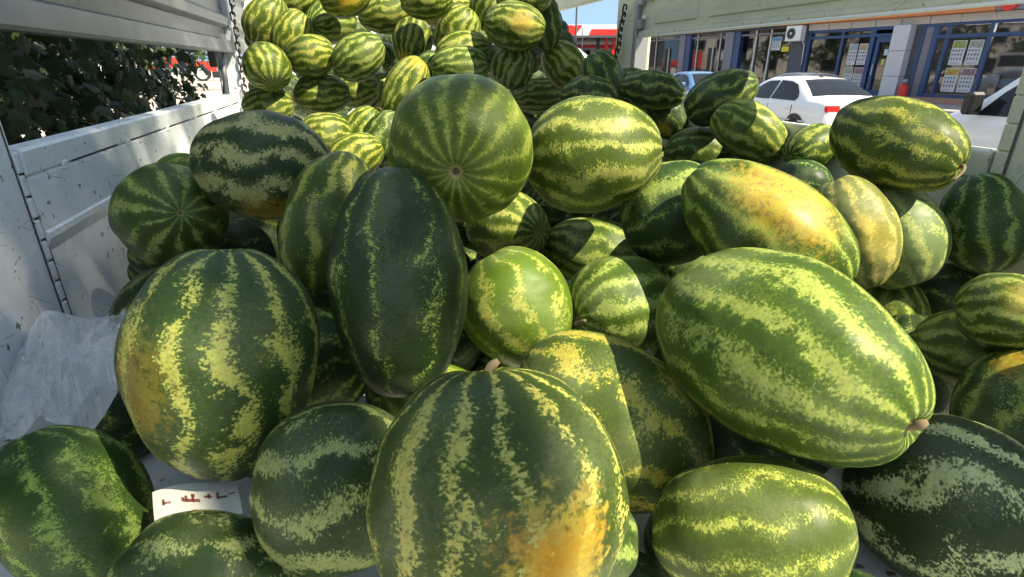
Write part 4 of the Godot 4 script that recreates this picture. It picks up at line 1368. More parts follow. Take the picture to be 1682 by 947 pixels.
func build_melons() -> void:
	melon("big dark striped watermelon in the bottom centre, woody stem stub on top, orange patch below", "hero", 2, Vector3(0.112, 1.313, -0.458), Vector3(0.017, 0.872, -0.490), 0.1380, 1.020, {"stem": 1, "spot": Vector3(0.22, -0.24, 0.95), "reach": 0.50, "yellow": 1.00, "warm": 0.55})
	melon("large upright dark watermelon beside the plastic sheet, brownish yellow on its left flank", "mottled", 2, Vector3(-0.235, 1.310, -0.858), Vector3(-0.153, -0.962, 0.227), 0.1400, 1.313, {"scar": 1, "spot": Vector3(0.73, 0.06, -0.68), "reach": 0.55, "yellow": 0.35, "warm": 0.30})
	melon("tall blackish green oblong watermelon standing upright left of centre, few thin streaks", "verydark", 2, Vector3(0.051, 1.398, -0.908), Vector3(-0.069, -0.932, 0.357), 0.1174, 1.705, {})
	melon("huge oblong mottled green watermelon lying on its side, pale stem stub at its right end", "green", 2, Vector3(0.554, 1.370, -0.568), Vector3(0.255, -0.108, 0.961), 0.1350, 1.422, {"stem": 1})
	melon("large round watermelon showing a brown blossom button, topmost in the middle of the heap", "softgreen", 2, Vector3(0.204, 1.595, -1.104), Vector3(-0.259, -0.134, 0.957), 0.1408, 1.143, {"scar": 1})
	melon("dark oblong watermelon with cream bands and an orange underside, lying at upper left", "cream", 2, Vector3(-0.217, 1.525, -1.442), Vector3(0.965, -0.021, 0.262), 0.1269, 1.280, {"stem": 1, "spot": Vector3(0.64, 0.17, -0.75), "reach": 0.55, "yellow": 0.80, "warm": 0.60})
	melon("large bright oblong watermelon lying right of the round button watermelon, fine wavy stripes", "bright", 2, Vector3(0.518, 1.560, -1.177), Vector3(0.916, 0.107, 0.386), 0.1290, 1.204, {})
	melon("large watermelon with a broad yellow ground patch peppered with brown scabs", "green8", 2, Vector3(0.780, 1.438, -0.897), Vector3(0.558, -0.502, 0.660), 0.1164, 1.614, {"scab": 1, "spot": Vector3(0.60, -0.05, 0.80), "reach": 0.85, "yellow": 1.00, "warm": 0.00})
	melon("oblong watermelon perched highest at the right, thin curled stem at its right end", "green9", 2, Vector3(1.259, 1.572, -1.064), Vector3(0.287, -0.253, 0.924), 0.1049, 1.494, {"stem": 2, "spot": Vector3(0.32, -0.13, -0.94), "reach": 0.40, "yellow": 0.70, "warm": 0.15})
	melon("smooth pale lime green watermelon with faint stripes, right of the tall dark one", "lime", 1, Vector3(0.311, 1.246, -1.072), Vector3(0.387, -0.786, 0.482), 0.1236, 1.078, {})
	melon("watermelon with a curled dry stem on its left side, half lit in the centre", "bright", 1, Vector3(0.567, 1.227, -1.068), Vector3(-0.970, -0.022, 0.241), 0.1193, 1.149, {"stem": 2})
	melon("yellow banded watermelon cut by a sharp shadow, behind the bottom centre one", "yellowish", 2, Vector3(0.372, 1.195, -0.708), Vector3(0.630, -0.415, 0.656), 0.1280, 1.388, {})
	melon("pale straw coloured watermelon with broad vertical stripes, beside the yellow patched one", "pale", 1, Vector3(1.135, 1.373, -1.006), Vector3(0.144, -0.862, 0.486), 0.0931, 1.497, {"spot": Vector3(0.57, 0.17, 0.80), "reach": 0.60, "yellow": 0.50, "warm": 0.00})
	melon("pale grey green round watermelon just right of the straw coloured striped one", "palegreen", 1, Vector3(1.330, 1.341, -1.069), Vector3(0.199, -0.807, 0.557), 0.1165, 1.293, {})
	melon("dark upright striped watermelon by the right wall below the perched stemmed one", "darkgreen", 1, Vector3(1.527, 1.373, -0.989), Vector3(0.034, -0.915, 0.402), 0.0950, 1.364, {})
	melon("round green watermelon at the bottom right of centre with thin slanting yellow stripes", "thinstripe", 2, Vector3(0.447, 1.181, -0.446), Vector3(0.839, 0.306, 0.450), 0.0940, 1.346, {})
	melon("dark watermelon deepened for shade, with broken grey cream blotches in the bottom right corner", "black", 2, Vector3(0.856, 1.092, -0.478), Vector3(-0.462, -0.421, -0.781), 0.1400, 1.020, {"scar": 1})
	melon("dark scratched watermelon in the bottom left corner beside the bare floor patch", "scratched", 2, Vector3(-0.499, 1.079, -0.856), Vector3(0.423, -0.817, 0.393), 0.1035, 1.421, {})
	melon("dark watermelon with one cream mottled band, cut by the bottom edge at left", "creamdark", 2, Vector3(-0.241, 1.055, -0.651), Vector3(0.871, -0.461, 0.171), 0.0975, 1.539, {})
	melon("dark watermelon with level grey green bands, squeezed left of the bottom centre one", "mottled2", 2, Vector3(-0.067, 1.187, -0.670), Vector3(0.982, -0.181, 0.055), 0.1198, 1.020, {})
	melon("dark watermelon with a pale blossom star, leaning against the left wall", "greendark", 1, Vector3(-0.461, 1.400, -1.520), Vector3(0.405, 0.233, 0.884), 0.1276, 1.146, {"scar": 1})
	melon("half lit watermelon standing behind the tall blackish one", "halflit", 2, Vector3(-0.065, 1.419, -1.263), Vector3(-0.286, -0.923, 0.257), 0.1092, 1.473, {})
	melon("bright watermelon with crisp stripes meeting in a star, below the round button one", "bright", 1, Vector3(0.449, 1.259, -1.670), Vector3(0.396, 0.123, 0.910), 0.1200, 1.325, {"scar": 1})
	melon("watermelon half in shadow in the centre, above the one with a curled dry stem", "green", 1, Vector3(0.732, 1.166, -1.598), Vector3(0.874, -0.161, 0.459), 0.1180, 1.495, {})
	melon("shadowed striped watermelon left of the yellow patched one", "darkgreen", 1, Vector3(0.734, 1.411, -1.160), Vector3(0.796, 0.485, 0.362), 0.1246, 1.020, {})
	melon("dark watermelon with a rusty orange top at the right edge", "darkgreen", 2, Vector3(1.163, 1.137, -0.604), Vector3(-0.365, -0.900, 0.240), 0.0843, 1.407, {"spot": Vector3(0.21, -0.74, 0.64), "reach": 0.50, "yellow": 0.60, "warm": 0.70})
	melon("bright flat lying watermelon at the right edge above the rusty topped one", "bright", 2, Vector3(1.257, 1.174, -0.751), Vector3(0.553, 0.134, 0.822), 0.0873, 1.299, {})
	melon("blue black watermelon tucked behind the stem end of the huge oblong one", "verydark", 1, Vector3(1.273, 1.054, -0.873), Vector3(-0.158, -0.871, 0.465), 0.0997, 1.346, {})
	melon("watermelon with a pinkish sunlit cheek at the right edge below the dark upright one", "green", 1, Vector3(1.195, 1.301, -0.682), Vector3(0.543, 0.210, 0.813), 0.0771, 1.020, {"spot": Vector3(0.70, 0.40, 0.60), "reach": 0.60, "yellow": 0.45, "warm": 0.15})
	melon("small bright watermelon peeping out above the huge oblong one", "bright", 1, Vector3(1.373, 1.111, -1.037), Vector3(-0.011, -0.858, 0.514), 0.0857, 1.239, {})
	melon("deeply shaded watermelon below the pale grey green round one", "verydark", 1, Vector3(1.535, 1.148, -1.023), Vector3(0.596, 0.196, 0.779), 0.0966, 1.020, {})
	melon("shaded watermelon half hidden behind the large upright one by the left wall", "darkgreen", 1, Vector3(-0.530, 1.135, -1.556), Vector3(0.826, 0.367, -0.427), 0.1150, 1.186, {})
	melon("very dark watermelon in the gap under the cream banded one", "verydark", 1, Vector3(-0.327, 1.233, -1.771), Vector3(0.974, -0.187, -0.125), 0.1120, 1.214, {})
	melon("dark watermelon under the edge of the plastic sheet", "verydark", 1, Vector3(-0.555, 1.030, -1.190), Vector3(0.357, 0.716, -0.600), 0.0817, 1.099, {})
	melon("light green watermelon in the gap behind the bottom centre one", "lime", 1, Vector3(0.114, 1.058, -0.992), Vector3(0.865, -0.360, 0.351), 0.1058, 1.227, {})
	melon("sunlit pale watermelon against the left wall behind the cream banded one", "lime", 0, Vector3(-0.749, 1.277, -2.736), Vector3(0.956, 0.095, -0.278), 0.1150, 1.055, {})
	melon("long dark watermelon lying level in front of the right post, lit at its right tip", "darkgreen", 0, Vector3(1.383, 1.635, -2.483), Vector3(0.865, -0.122, 0.487), 0.0899, 1.750, {})
	melon("tilted dark oblong watermelon leaning up before the parked cars, bright right end", "darkgreen", 1, Vector3(1.498, 1.622, -2.111), Vector3(-0.602, -0.463, -0.650), 0.1036, 1.478, {"scar": 1})
	melon("small dark watermelon with a yellow belly under the tilted oblong one", "verydark", 0, Vector3(1.521, 1.504, -2.558), Vector3(0.527, -0.757, 0.386), 0.0964, 1.197, {"spot": Vector3(0.87, 0.28, -0.41), "reach": 0.50, "yellow": 0.70, "warm": 0.15})
	melon("watermelon by the white car, left half shaded and right half brilliantly lit", "bright", 1, Vector3(1.495, 1.507, -1.898), Vector3(0.636, -0.479, 0.605), 0.1057, 1.436, {"scar": 1})
	melon("shaded greyish striped watermelon below the tilted oblong one", "green", 0, Vector3(1.483, 1.380, -2.211), Vector3(0.833, 0.049, 0.551), 0.1127, 1.295, {"scar": 1})
	melon("brown topped watermelon wedged left of the perched stemmed one", "green9", 0, Vector3(1.524, 1.481, -1.598), Vector3(-0.960, -0.225, 0.165), 0.0766, 1.374, {"scar": 1})
	melon("dark watermelon in the hollow left of the straw coloured one", "verydark", 0, Vector3(1.438, 1.374, -1.504), Vector3(0.602, -0.419, 0.680), 0.0805, 1.173, {})
	melon("bright sliver of watermelon right of the big wavy striped one", "bright", 0, Vector3(1.469, 1.236, -2.403), Vector3(0.793, -0.276, 0.544), 0.1213, 1.162, {})
	melon("dark watermelon right at the foot of the right post", "darkgreen", 0, Vector3(1.483, 1.617, -2.908), Vector3(0.883, -0.116, 0.455), 0.1161, 1.247, {})
	melon("dark upright watermelon just left of the chain on the right post", "darkgreen", 0, Vector3(1.276, 1.685, -2.818), Vector3(0.441, -0.870, 0.220), 0.1034, 1.357, {})
	melon("low dark watermelon behind the big wavy striped one", "darkgreen", 0, Vector3(1.119, 1.585, -2.615), Vector3(0.909, -0.129, 0.397), 0.1150, 1.281, {})
	melon("watermelon lit on its left shoulder only, at the right end of the back heap", "brightback", 0, Vector3(1.246, 1.746, -3.319), Vector3(0.654, -0.715, 0.246), 0.1245, 1.186, {})
	melon("small striped watermelon between the round button one and the wavy striped one", "brightback", 0, Vector3(1.247, 1.545, -3.804), Vector3(0.946, 0.108, 0.304), 0.1200, 1.461, {})
	melon("dark watermelon behind the shaded greyish striped one", "verydark", 0, Vector3(1.407, 1.266, -2.044), Vector3(0.779, -0.219, 0.588), 0.1064, 1.083, {})
	melon("upright watermelon with vertical stripes, top left of the heap beside the left chain", "brightback", 0, Vector3(-0.427, 1.982, -3.799), Vector3(-0.549, -0.836, 0.011), 0.1199, 1.308, {})
	melon("watermelon at the top edge, second from the left chain", "brightback", 0, Vector3(-0.255, 2.128, -3.950), Vector3(0.923, 0.383, -0.023), 0.1164, 1.234, {})
	melon("narrow glimpse of watermelon between the two top left ones", "brightback", 0, Vector3(-0.290, 1.900, -3.645), Vector3(-0.578, -0.816, 0.012), 0.1063, 1.399, {})
	melon("round watermelon with a pale curly stem near the top left of the heap", "brightback", 0, Vector3(-0.068, 1.983, -3.807), Vector3(-0.647, -0.155, 0.746), 0.1248, 1.364, {"stem": 2})
	melon("watermelon with a strong yellow patch at the top edge of the heap", "brightback", 0, Vector3(0.031, 2.103, -3.495), Vector3(0.960, 0.276, 0.036), 0.1150, 1.248, {"spot": Vector3(0.89, 0.06, -0.46), "reach": 0.70, "yellow": 1.00, "warm": 0.15})
	melon("wide watermelon with a dark stem dimple at the top middle of the heap", "brightback", 0, Vector3(0.275, 2.044, -3.825), Vector3(0.985, 0.152, 0.083), 0.1200, 1.538, {})
	melon("round finely striped watermelon beside the left chain, blossom end down", "brightback", 0, Vector3(-0.408, 1.741, -3.357), Vector3(0.234, -0.768, 0.595), 0.1200, 1.020, {"scar": 1})
	melon("watermelon with a blossom end facing down, right of the one beside the chain", "brightback", 0, Vector3(-0.189, 1.794, -3.482), Vector3(0.994, 0.097, -0.053), 0.1127, 1.180, {"scar": 1})
	melon("sunlit watermelon with slanting stripes in the third place of the second back row", "brightback", 0, Vector3(0.070, 1.790, -3.385), Vector3(0.875, 0.484, 0.024), 0.1200, 1.255, {})
	melon("upright watermelon with a yellow bottom and notched shadow in the back heap", "brightback", 0, Vector3(0.393, 1.876, -3.659), Vector3(-0.353, -0.745, 0.566), 0.1221, 1.242, {"spot": Vector3(0.00, 0.99, 0.14), "reach": 0.50, "yellow": 0.80, "warm": 0.15})
	melon("watermelon with an orange yellow underside at the top edge, right of middle", "brightback", 0, Vector3(0.648, 2.075, -3.894), Vector3(0.957, 0.231, 0.179), 0.1180, 1.351, {"spot": Vector3(0.63, -0.41, -0.66), "reach": 0.60, "yellow": 0.90, "warm": 0.45})
	melon("leaning watermelon just below the orange bellied one at the top", "brightback", 0, Vector3(0.642, 1.925, -3.521), Vector3(0.599, 0.787, 0.148), 0.1231, 1.269, {})
	melon("watermelon squeezed between two others directly behind the round button one", "brightback", 0, Vector3(0.634, 1.813, -3.306), Vector3(0.955, 0.229, 0.188), 0.1132, 1.388, {})
	melon("low broad watermelon touching the top of the round button one", "brightback", 0, Vector3(0.577, 1.735, -3.109), Vector3(0.978, 0.102, 0.181), 0.1086, 1.429, {"scar": 1})
	melon("watermelon with a yellow sunlit patch crossed by a straight shadow, top right of heap", "brightback", 0, Vector3(0.841, 1.927, -2.971), Vector3(0.957, -0.120, 0.264), 0.1182, 1.357, {"spot": Vector3(0.96, 0.22, 0.18), "reach": 0.55, "yellow": 0.80, "warm": 0.15})
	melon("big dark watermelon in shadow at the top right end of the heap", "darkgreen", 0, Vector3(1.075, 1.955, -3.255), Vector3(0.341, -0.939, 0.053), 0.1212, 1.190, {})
	melon("watermelon with many fine vertical stripes at the top edge, left of the shadow", "brightback", 0, Vector3(0.859, 2.065, -3.600), Vector3(-0.433, -0.883, -0.181), 0.1216, 1.096, {})
	melon("topmost watermelon at the right end of the heap, half dark", "darkgreen", 0, Vector3(0.935, 2.089, -3.107), Vector3(0.951, 0.088, 0.296), 0.1131, 1.348, {})
	melon("round watermelon split down the middle by shadow, above the small striped one", "brightback", 0, Vector3(0.875, 1.743, -3.116), Vector3(-0.316, -0.945, -0.087), 0.1181, 1.054, {})
	melon("plump level striped watermelon centred in the left back heap", "brightback", 0, Vector3(-0.156, 1.588, -3.575), Vector3(0.998, 0.032, -0.045), 0.1178, 1.349, {})
	melon("yellow green watermelon at the foot of the left chain, just above the cream banded one", "brightback", 0, Vector3(-0.448, 1.533, -3.468), Vector3(0.978, 0.157, -0.136), 0.1150, 1.179, {"stem": 1})
	melon("small bit of bright watermelon showing between two larger ones", "brightback", 0, Vector3(0.051, 1.607, -3.738), Vector3(0.977, 0.215, 0.005), 0.1126, 1.177, {})
	melon("watermelon with sharp dark slanting stripes left of the long steep one", "brightback", 0, Vector3(0.156, 1.571, -4.045), Vector3(-0.650, -0.760, 0.009), 0.1150, 1.275, {})
	melon("long narrow watermelon standing steeply, orange at its top end", "brightback", 0, Vector3(0.296, 1.616, -3.319), Vector3(0.566, 0.824, 0.017), 0.1141, 1.703, {"spot": Vector3(0.40, 0.92, 0.07), "reach": 0.50, "yellow": 0.90, "warm": 0.15})
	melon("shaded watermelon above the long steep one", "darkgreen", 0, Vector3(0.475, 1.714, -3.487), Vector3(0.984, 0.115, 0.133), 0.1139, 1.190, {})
	melon("bright watermelon peeping over the right end of the cream banded one", "brightback", 0, Vector3(-0.137, 1.414, -3.028), Vector3(0.999, 0.002, -0.045), 0.1136, 1.164, {})
	melon("small sunlit watermelon with a thin stem above the half lit standing one", "brightback", 0, Vector3(0.047, 1.404, -3.237), Vector3(0.614, 0.785, -0.075), 0.1131, 1.302, {"stem": 2})
	melon("sunlit watermelon crest right behind the half lit standing one", "brightback", 0, Vector3(-0.004, 1.330, -2.863), Vector3(0.928, 0.367, -0.055), 0.1086, 1.313, {})
	melon("shaded watermelon tucked against the left side of the round button one", "greendark", 0, Vector3(0.153, 1.394, -3.040), Vector3(-0.491, -0.868, 0.077), 0.1128, 1.290, {})
	melon("watermelon at the top edge between the wide one and the orange bellied one", "brightback", 0, Vector3(0.455, 2.086, -3.382), Vector3(0.983, 0.114, 0.144), 0.1120, 1.298, {})
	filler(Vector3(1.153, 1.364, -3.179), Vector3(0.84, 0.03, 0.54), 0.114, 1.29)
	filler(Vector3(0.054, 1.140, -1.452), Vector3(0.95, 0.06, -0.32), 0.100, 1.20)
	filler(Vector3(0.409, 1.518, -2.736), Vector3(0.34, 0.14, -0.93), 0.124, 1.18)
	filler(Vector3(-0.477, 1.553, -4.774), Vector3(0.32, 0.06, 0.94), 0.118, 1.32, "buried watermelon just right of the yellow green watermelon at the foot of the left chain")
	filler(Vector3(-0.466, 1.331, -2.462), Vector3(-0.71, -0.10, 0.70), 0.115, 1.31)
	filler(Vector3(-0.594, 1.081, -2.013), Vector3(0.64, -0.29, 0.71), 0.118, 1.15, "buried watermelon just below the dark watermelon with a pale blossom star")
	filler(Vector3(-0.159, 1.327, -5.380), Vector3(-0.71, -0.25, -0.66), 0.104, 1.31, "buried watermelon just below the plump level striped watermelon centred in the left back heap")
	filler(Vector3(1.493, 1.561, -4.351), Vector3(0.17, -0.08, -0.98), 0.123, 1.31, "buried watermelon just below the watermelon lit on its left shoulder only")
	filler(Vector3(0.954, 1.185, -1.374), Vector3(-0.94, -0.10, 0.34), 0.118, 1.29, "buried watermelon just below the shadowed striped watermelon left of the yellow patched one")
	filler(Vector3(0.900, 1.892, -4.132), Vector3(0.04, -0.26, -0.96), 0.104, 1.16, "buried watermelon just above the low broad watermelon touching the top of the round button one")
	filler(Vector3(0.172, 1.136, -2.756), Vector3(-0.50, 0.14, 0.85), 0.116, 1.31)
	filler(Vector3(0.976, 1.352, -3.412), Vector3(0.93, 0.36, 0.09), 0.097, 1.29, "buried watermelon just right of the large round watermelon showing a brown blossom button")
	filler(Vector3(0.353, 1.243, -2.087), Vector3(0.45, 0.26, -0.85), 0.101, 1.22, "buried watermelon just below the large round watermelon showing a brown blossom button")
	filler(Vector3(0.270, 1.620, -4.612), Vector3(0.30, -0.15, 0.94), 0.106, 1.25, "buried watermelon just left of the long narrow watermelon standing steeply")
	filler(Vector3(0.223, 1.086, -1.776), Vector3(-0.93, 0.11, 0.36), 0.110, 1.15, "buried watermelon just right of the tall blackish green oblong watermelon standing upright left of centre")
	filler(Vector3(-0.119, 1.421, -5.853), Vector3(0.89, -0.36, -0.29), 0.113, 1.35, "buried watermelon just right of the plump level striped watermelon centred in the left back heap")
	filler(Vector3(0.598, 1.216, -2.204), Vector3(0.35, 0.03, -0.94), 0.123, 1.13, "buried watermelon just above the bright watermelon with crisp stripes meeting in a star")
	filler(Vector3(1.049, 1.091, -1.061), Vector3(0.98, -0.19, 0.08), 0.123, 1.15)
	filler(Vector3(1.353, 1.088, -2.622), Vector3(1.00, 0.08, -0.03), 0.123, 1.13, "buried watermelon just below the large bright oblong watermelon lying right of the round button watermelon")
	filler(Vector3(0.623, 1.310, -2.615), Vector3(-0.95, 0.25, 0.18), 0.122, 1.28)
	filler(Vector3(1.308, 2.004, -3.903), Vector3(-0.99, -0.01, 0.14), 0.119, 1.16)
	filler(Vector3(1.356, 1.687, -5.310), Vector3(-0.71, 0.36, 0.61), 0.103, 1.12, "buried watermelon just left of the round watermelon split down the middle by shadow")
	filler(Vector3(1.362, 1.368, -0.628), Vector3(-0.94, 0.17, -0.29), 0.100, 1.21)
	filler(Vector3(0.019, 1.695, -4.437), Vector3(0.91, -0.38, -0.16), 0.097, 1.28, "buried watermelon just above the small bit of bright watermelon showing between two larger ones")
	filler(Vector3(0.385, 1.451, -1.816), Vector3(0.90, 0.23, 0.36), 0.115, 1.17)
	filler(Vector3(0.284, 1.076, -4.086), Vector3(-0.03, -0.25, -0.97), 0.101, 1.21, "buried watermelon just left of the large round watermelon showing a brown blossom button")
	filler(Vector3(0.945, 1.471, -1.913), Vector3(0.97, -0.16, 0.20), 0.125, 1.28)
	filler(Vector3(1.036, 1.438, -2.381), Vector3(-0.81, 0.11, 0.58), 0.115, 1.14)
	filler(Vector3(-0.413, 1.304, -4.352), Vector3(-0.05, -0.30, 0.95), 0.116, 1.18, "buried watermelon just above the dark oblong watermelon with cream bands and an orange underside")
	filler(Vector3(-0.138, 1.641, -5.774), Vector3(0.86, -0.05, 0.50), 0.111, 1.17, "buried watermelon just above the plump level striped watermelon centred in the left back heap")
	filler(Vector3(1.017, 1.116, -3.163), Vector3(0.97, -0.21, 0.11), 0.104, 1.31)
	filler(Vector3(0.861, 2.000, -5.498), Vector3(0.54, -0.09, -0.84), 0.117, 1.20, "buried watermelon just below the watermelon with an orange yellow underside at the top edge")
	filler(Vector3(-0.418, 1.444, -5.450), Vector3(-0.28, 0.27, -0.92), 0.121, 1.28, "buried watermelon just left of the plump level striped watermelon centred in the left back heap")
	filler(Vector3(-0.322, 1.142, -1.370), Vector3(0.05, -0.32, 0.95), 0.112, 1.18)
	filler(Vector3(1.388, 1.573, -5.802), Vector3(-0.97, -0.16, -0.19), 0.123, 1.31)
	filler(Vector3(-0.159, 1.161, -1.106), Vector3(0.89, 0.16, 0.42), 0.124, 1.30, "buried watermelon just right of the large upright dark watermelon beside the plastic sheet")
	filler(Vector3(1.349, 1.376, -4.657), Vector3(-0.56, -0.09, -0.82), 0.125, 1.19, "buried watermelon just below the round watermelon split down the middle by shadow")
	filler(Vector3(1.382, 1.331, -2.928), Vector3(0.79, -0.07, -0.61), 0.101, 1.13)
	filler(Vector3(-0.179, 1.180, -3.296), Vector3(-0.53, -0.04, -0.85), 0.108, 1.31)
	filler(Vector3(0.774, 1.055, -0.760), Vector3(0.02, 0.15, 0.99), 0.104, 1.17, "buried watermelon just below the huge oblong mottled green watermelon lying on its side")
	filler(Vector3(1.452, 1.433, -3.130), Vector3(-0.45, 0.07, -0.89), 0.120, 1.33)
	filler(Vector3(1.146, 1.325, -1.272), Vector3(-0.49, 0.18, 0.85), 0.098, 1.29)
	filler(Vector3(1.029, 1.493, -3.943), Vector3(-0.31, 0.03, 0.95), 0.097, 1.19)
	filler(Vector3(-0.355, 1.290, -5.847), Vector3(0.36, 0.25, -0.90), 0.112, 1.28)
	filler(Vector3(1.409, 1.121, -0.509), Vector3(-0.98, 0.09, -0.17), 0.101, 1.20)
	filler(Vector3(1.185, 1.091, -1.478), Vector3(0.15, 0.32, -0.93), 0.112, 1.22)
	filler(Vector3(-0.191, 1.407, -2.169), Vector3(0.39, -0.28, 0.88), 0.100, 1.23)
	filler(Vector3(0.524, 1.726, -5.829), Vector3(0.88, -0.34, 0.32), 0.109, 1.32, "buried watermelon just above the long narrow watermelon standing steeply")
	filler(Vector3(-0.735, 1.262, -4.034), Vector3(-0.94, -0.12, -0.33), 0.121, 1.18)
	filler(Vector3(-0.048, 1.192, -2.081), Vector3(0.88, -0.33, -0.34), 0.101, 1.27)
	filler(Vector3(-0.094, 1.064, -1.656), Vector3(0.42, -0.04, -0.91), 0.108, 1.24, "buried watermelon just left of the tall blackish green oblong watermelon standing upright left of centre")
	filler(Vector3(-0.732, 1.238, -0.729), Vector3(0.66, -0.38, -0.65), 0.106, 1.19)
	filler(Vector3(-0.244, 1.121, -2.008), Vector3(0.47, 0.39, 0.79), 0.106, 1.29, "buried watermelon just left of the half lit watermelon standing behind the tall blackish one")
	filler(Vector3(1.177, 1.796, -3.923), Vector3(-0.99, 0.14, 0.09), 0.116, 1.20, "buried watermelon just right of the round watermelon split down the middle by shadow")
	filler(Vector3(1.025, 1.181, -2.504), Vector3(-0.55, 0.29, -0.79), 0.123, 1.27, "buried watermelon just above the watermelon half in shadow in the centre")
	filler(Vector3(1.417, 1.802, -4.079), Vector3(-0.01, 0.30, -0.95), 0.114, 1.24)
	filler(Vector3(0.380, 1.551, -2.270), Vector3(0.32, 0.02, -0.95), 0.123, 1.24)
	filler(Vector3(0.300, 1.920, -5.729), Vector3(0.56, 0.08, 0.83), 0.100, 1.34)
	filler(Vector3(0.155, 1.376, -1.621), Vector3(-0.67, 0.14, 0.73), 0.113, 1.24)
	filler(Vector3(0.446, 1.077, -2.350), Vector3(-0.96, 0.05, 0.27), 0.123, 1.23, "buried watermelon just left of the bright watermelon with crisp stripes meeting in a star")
	filler(Vector3(1.162, 1.346, -2.212), Vector3(-0.87, 0.32, 0.39), 0.106, 1.22)
	filler(Vector3(1.176, 1.314, -0.424), Vector3(-0.76, -0.34, 0.55), 0.099, 1.32)
	filler(Vector3(0.110, 1.083, -3.335), Vector3(0.85, -0.10, 0.52), 0.104, 1.18)
	filler(Vector3(-0.415, 1.330, -2.045), Vector3(0.47, -0.23, -0.85), 0.107, 1.34)
	filler(Vector3(-0.616, 1.282, -2.215), Vector3(0.76, 0.14, 0.63), 0.106, 1.19)
	filler(Vector3(1.465, 1.544, -4.876), Vector3(-0.78, 0.07, 0.62), 0.119, 1.24)
	filler(Vector3(-0.493, 1.598, -5.195), Vector3(-0.12, -0.22, -0.97), 0.099, 1.28, "buried watermelon just right of the round finely striped watermelon beside the left chain")
	filler(Vector3(-0.116, 1.316, -1.715), Vector3(-0.73, -0.25, 0.64), 0.102, 1.15)
	filler(Vector3(-0.018, 1.272, -4.381), Vector3(0.62, 0.19, -0.76), 0.099, 1.20)
	filler(Vector3(-0.368, 1.425, -2.688), Vector3(0.68, 0.24, 0.69), 0.122, 1.33)
	filler(Vector3(-0.647, 1.312, -2.955), Vector3(0.80, -0.25, 0.55), 0.098, 1.28)
	filler(Vector3(-0.649, 1.392, -3.257), Vector3(-0.40, -0.07, -0.91), 0.096, 1.13)
	filler(Vector3(0.171, 1.094, -1.269), Vector3(0.59, 0.30, 0.75), 0.109, 1.19, "buried watermelon just below the tall blackish green oblong watermelon standing upright left of centre")
	filler(Vector3(1.247, 1.311, -1.588), Vector3(0.66, 0.24, -0.71), 0.109, 1.27)
	filler(Vector3(1.468, 1.292, -4.854), Vector3(0.36, -0.17, 0.92), 0.109, 1.22)
	filler(Vector3(0.495, 1.059, -1.833), Vector3(-0.61, 0.25, -0.75), 0.104, 1.23, "buried watermelon just above the smooth pale lime green watermelon with faint stripes")
	filler(Vector3(0.613, 1.103, -1.291), Vector3(0.62, 0.02, -0.79), 0.102, 1.33)
	filler(Vector3(1.296, 1.168, -1.258), Vector3(0.68, 0.25, 0.69), 0.112, 1.30)
	filler(Vector3(0.258, 1.350, -2.468), Vector3(0.14, 0.30, 0.94), 0.107, 1.16)
	filler(Vector3(1.084, 1.096, -2.777), Vector3(0.76, -0.31, -0.58), 0.116, 1.26, "buried watermelon just right of the bright watermelon with crisp stripes meeting in a star")
	filler(Vector3(1.459, 1.555, -3.385), Vector3(-0.71, -0.15, -0.69), 0.124, 1.23)
	filler(Vector3(-0.647, 1.582, -5.022), Vector3(0.82, 0.36, 0.46), 0.110, 1.19, "buried watermelon just above the yellow green watermelon at the foot of the left chain")
	filler(Vector3(1.394, 1.389, -0.397), Vector3(-0.80, 0.30, 0.51), 0.116, 1.19)
	filler(Vector3(1.494, 1.449, -3.964), Vector3(0.11, 0.24, 0.96), 0.102, 1.22)
	filler(Vector3(0.860, 1.475, -1.667), Vector3(0.35, 0.39, -0.85), 0.104, 1.30)
	filler(Vector3(-0.358, 1.655, -5.894), Vector3(0.04, -0.06, -1.00), 0.118, 1.14, "buried watermelon just below the watermelon with a blossom end facing down")
	filler(Vector3(0.537, 1.534, -2.455), Vector3(0.72, -0.21, 0.66), 0.096, 1.19)
	filler(Vector3(0.489, 1.051, -1.557), Vector3(-0.89, 0.34, -0.31), 0.098, 1.26)
	filler(Vector3(0.731, 1.059, -0.978), Vector3(0.87, -0.23, -0.44), 0.107, 1.14, "buried watermelon just left of the huge oblong mottled green watermelon lying on its side")
	filler(Vector3(-0.720, 1.368, -0.984), Vector3(0.75, 0.38, -0.54), 0.100, 1.20)
	filler(Vector3(1.451, 1.235, -0.746), Vector3(-0.86, -0.02, -0.51), 0.099, 1.15)
	filler(Vector3(0.954, 1.401, -1.307), Vector3(0.79, 0.30, -0.53), 0.095, 1.27)
	filler(Vector3(1.096, 1.322, -4.055), Vector3(-0.98, -0.16, -0.09), 0.109, 1.34)
	filler(Vector3(-0.013, 1.168, -1.862), Vector3(-0.54, -0.18, 0.82), 0.098, 1.16)
	filler(Vector3(1.001, 1.071, -0.744), Vector3(-0.36, -0.36, 0.86), 0.100, 1.31)
	filler(Vector3(0.156, 1.107, -0.679), Vector3(0.22, -0.38, -0.90), 0.095, 1.21)
	filler(Vector3(1.045, 1.088, -1.678), Vector3(0.96, -0.26, -0.07), 0.117, 1.32)
	filler(Vector3(-0.391, 1.472, -2.242), Vector3(0.34, 0.02, -0.94), 0.096, 1.17)
	filler(Vector3(-0.217, 1.489, -1.775), Vector3(-0.79, -0.16, -0.59), 0.096, 1.24)
	filler(Vector3(0.131, 1.254, -2.188), Vector3(0.34, 0.38, 0.86), 0.104, 1.22)
	filler(Vector3(0.074, 2.008, -5.321), Vector3(1.00, -0.01, -0.04), 0.118, 1.32)
	filler(Vector3(0.842, 1.062, -2.059), Vector3(-0.98, 0.18, 0.11), 0.106, 1.17, "buried watermelon just left of the watermelon half in shadow in the centre")
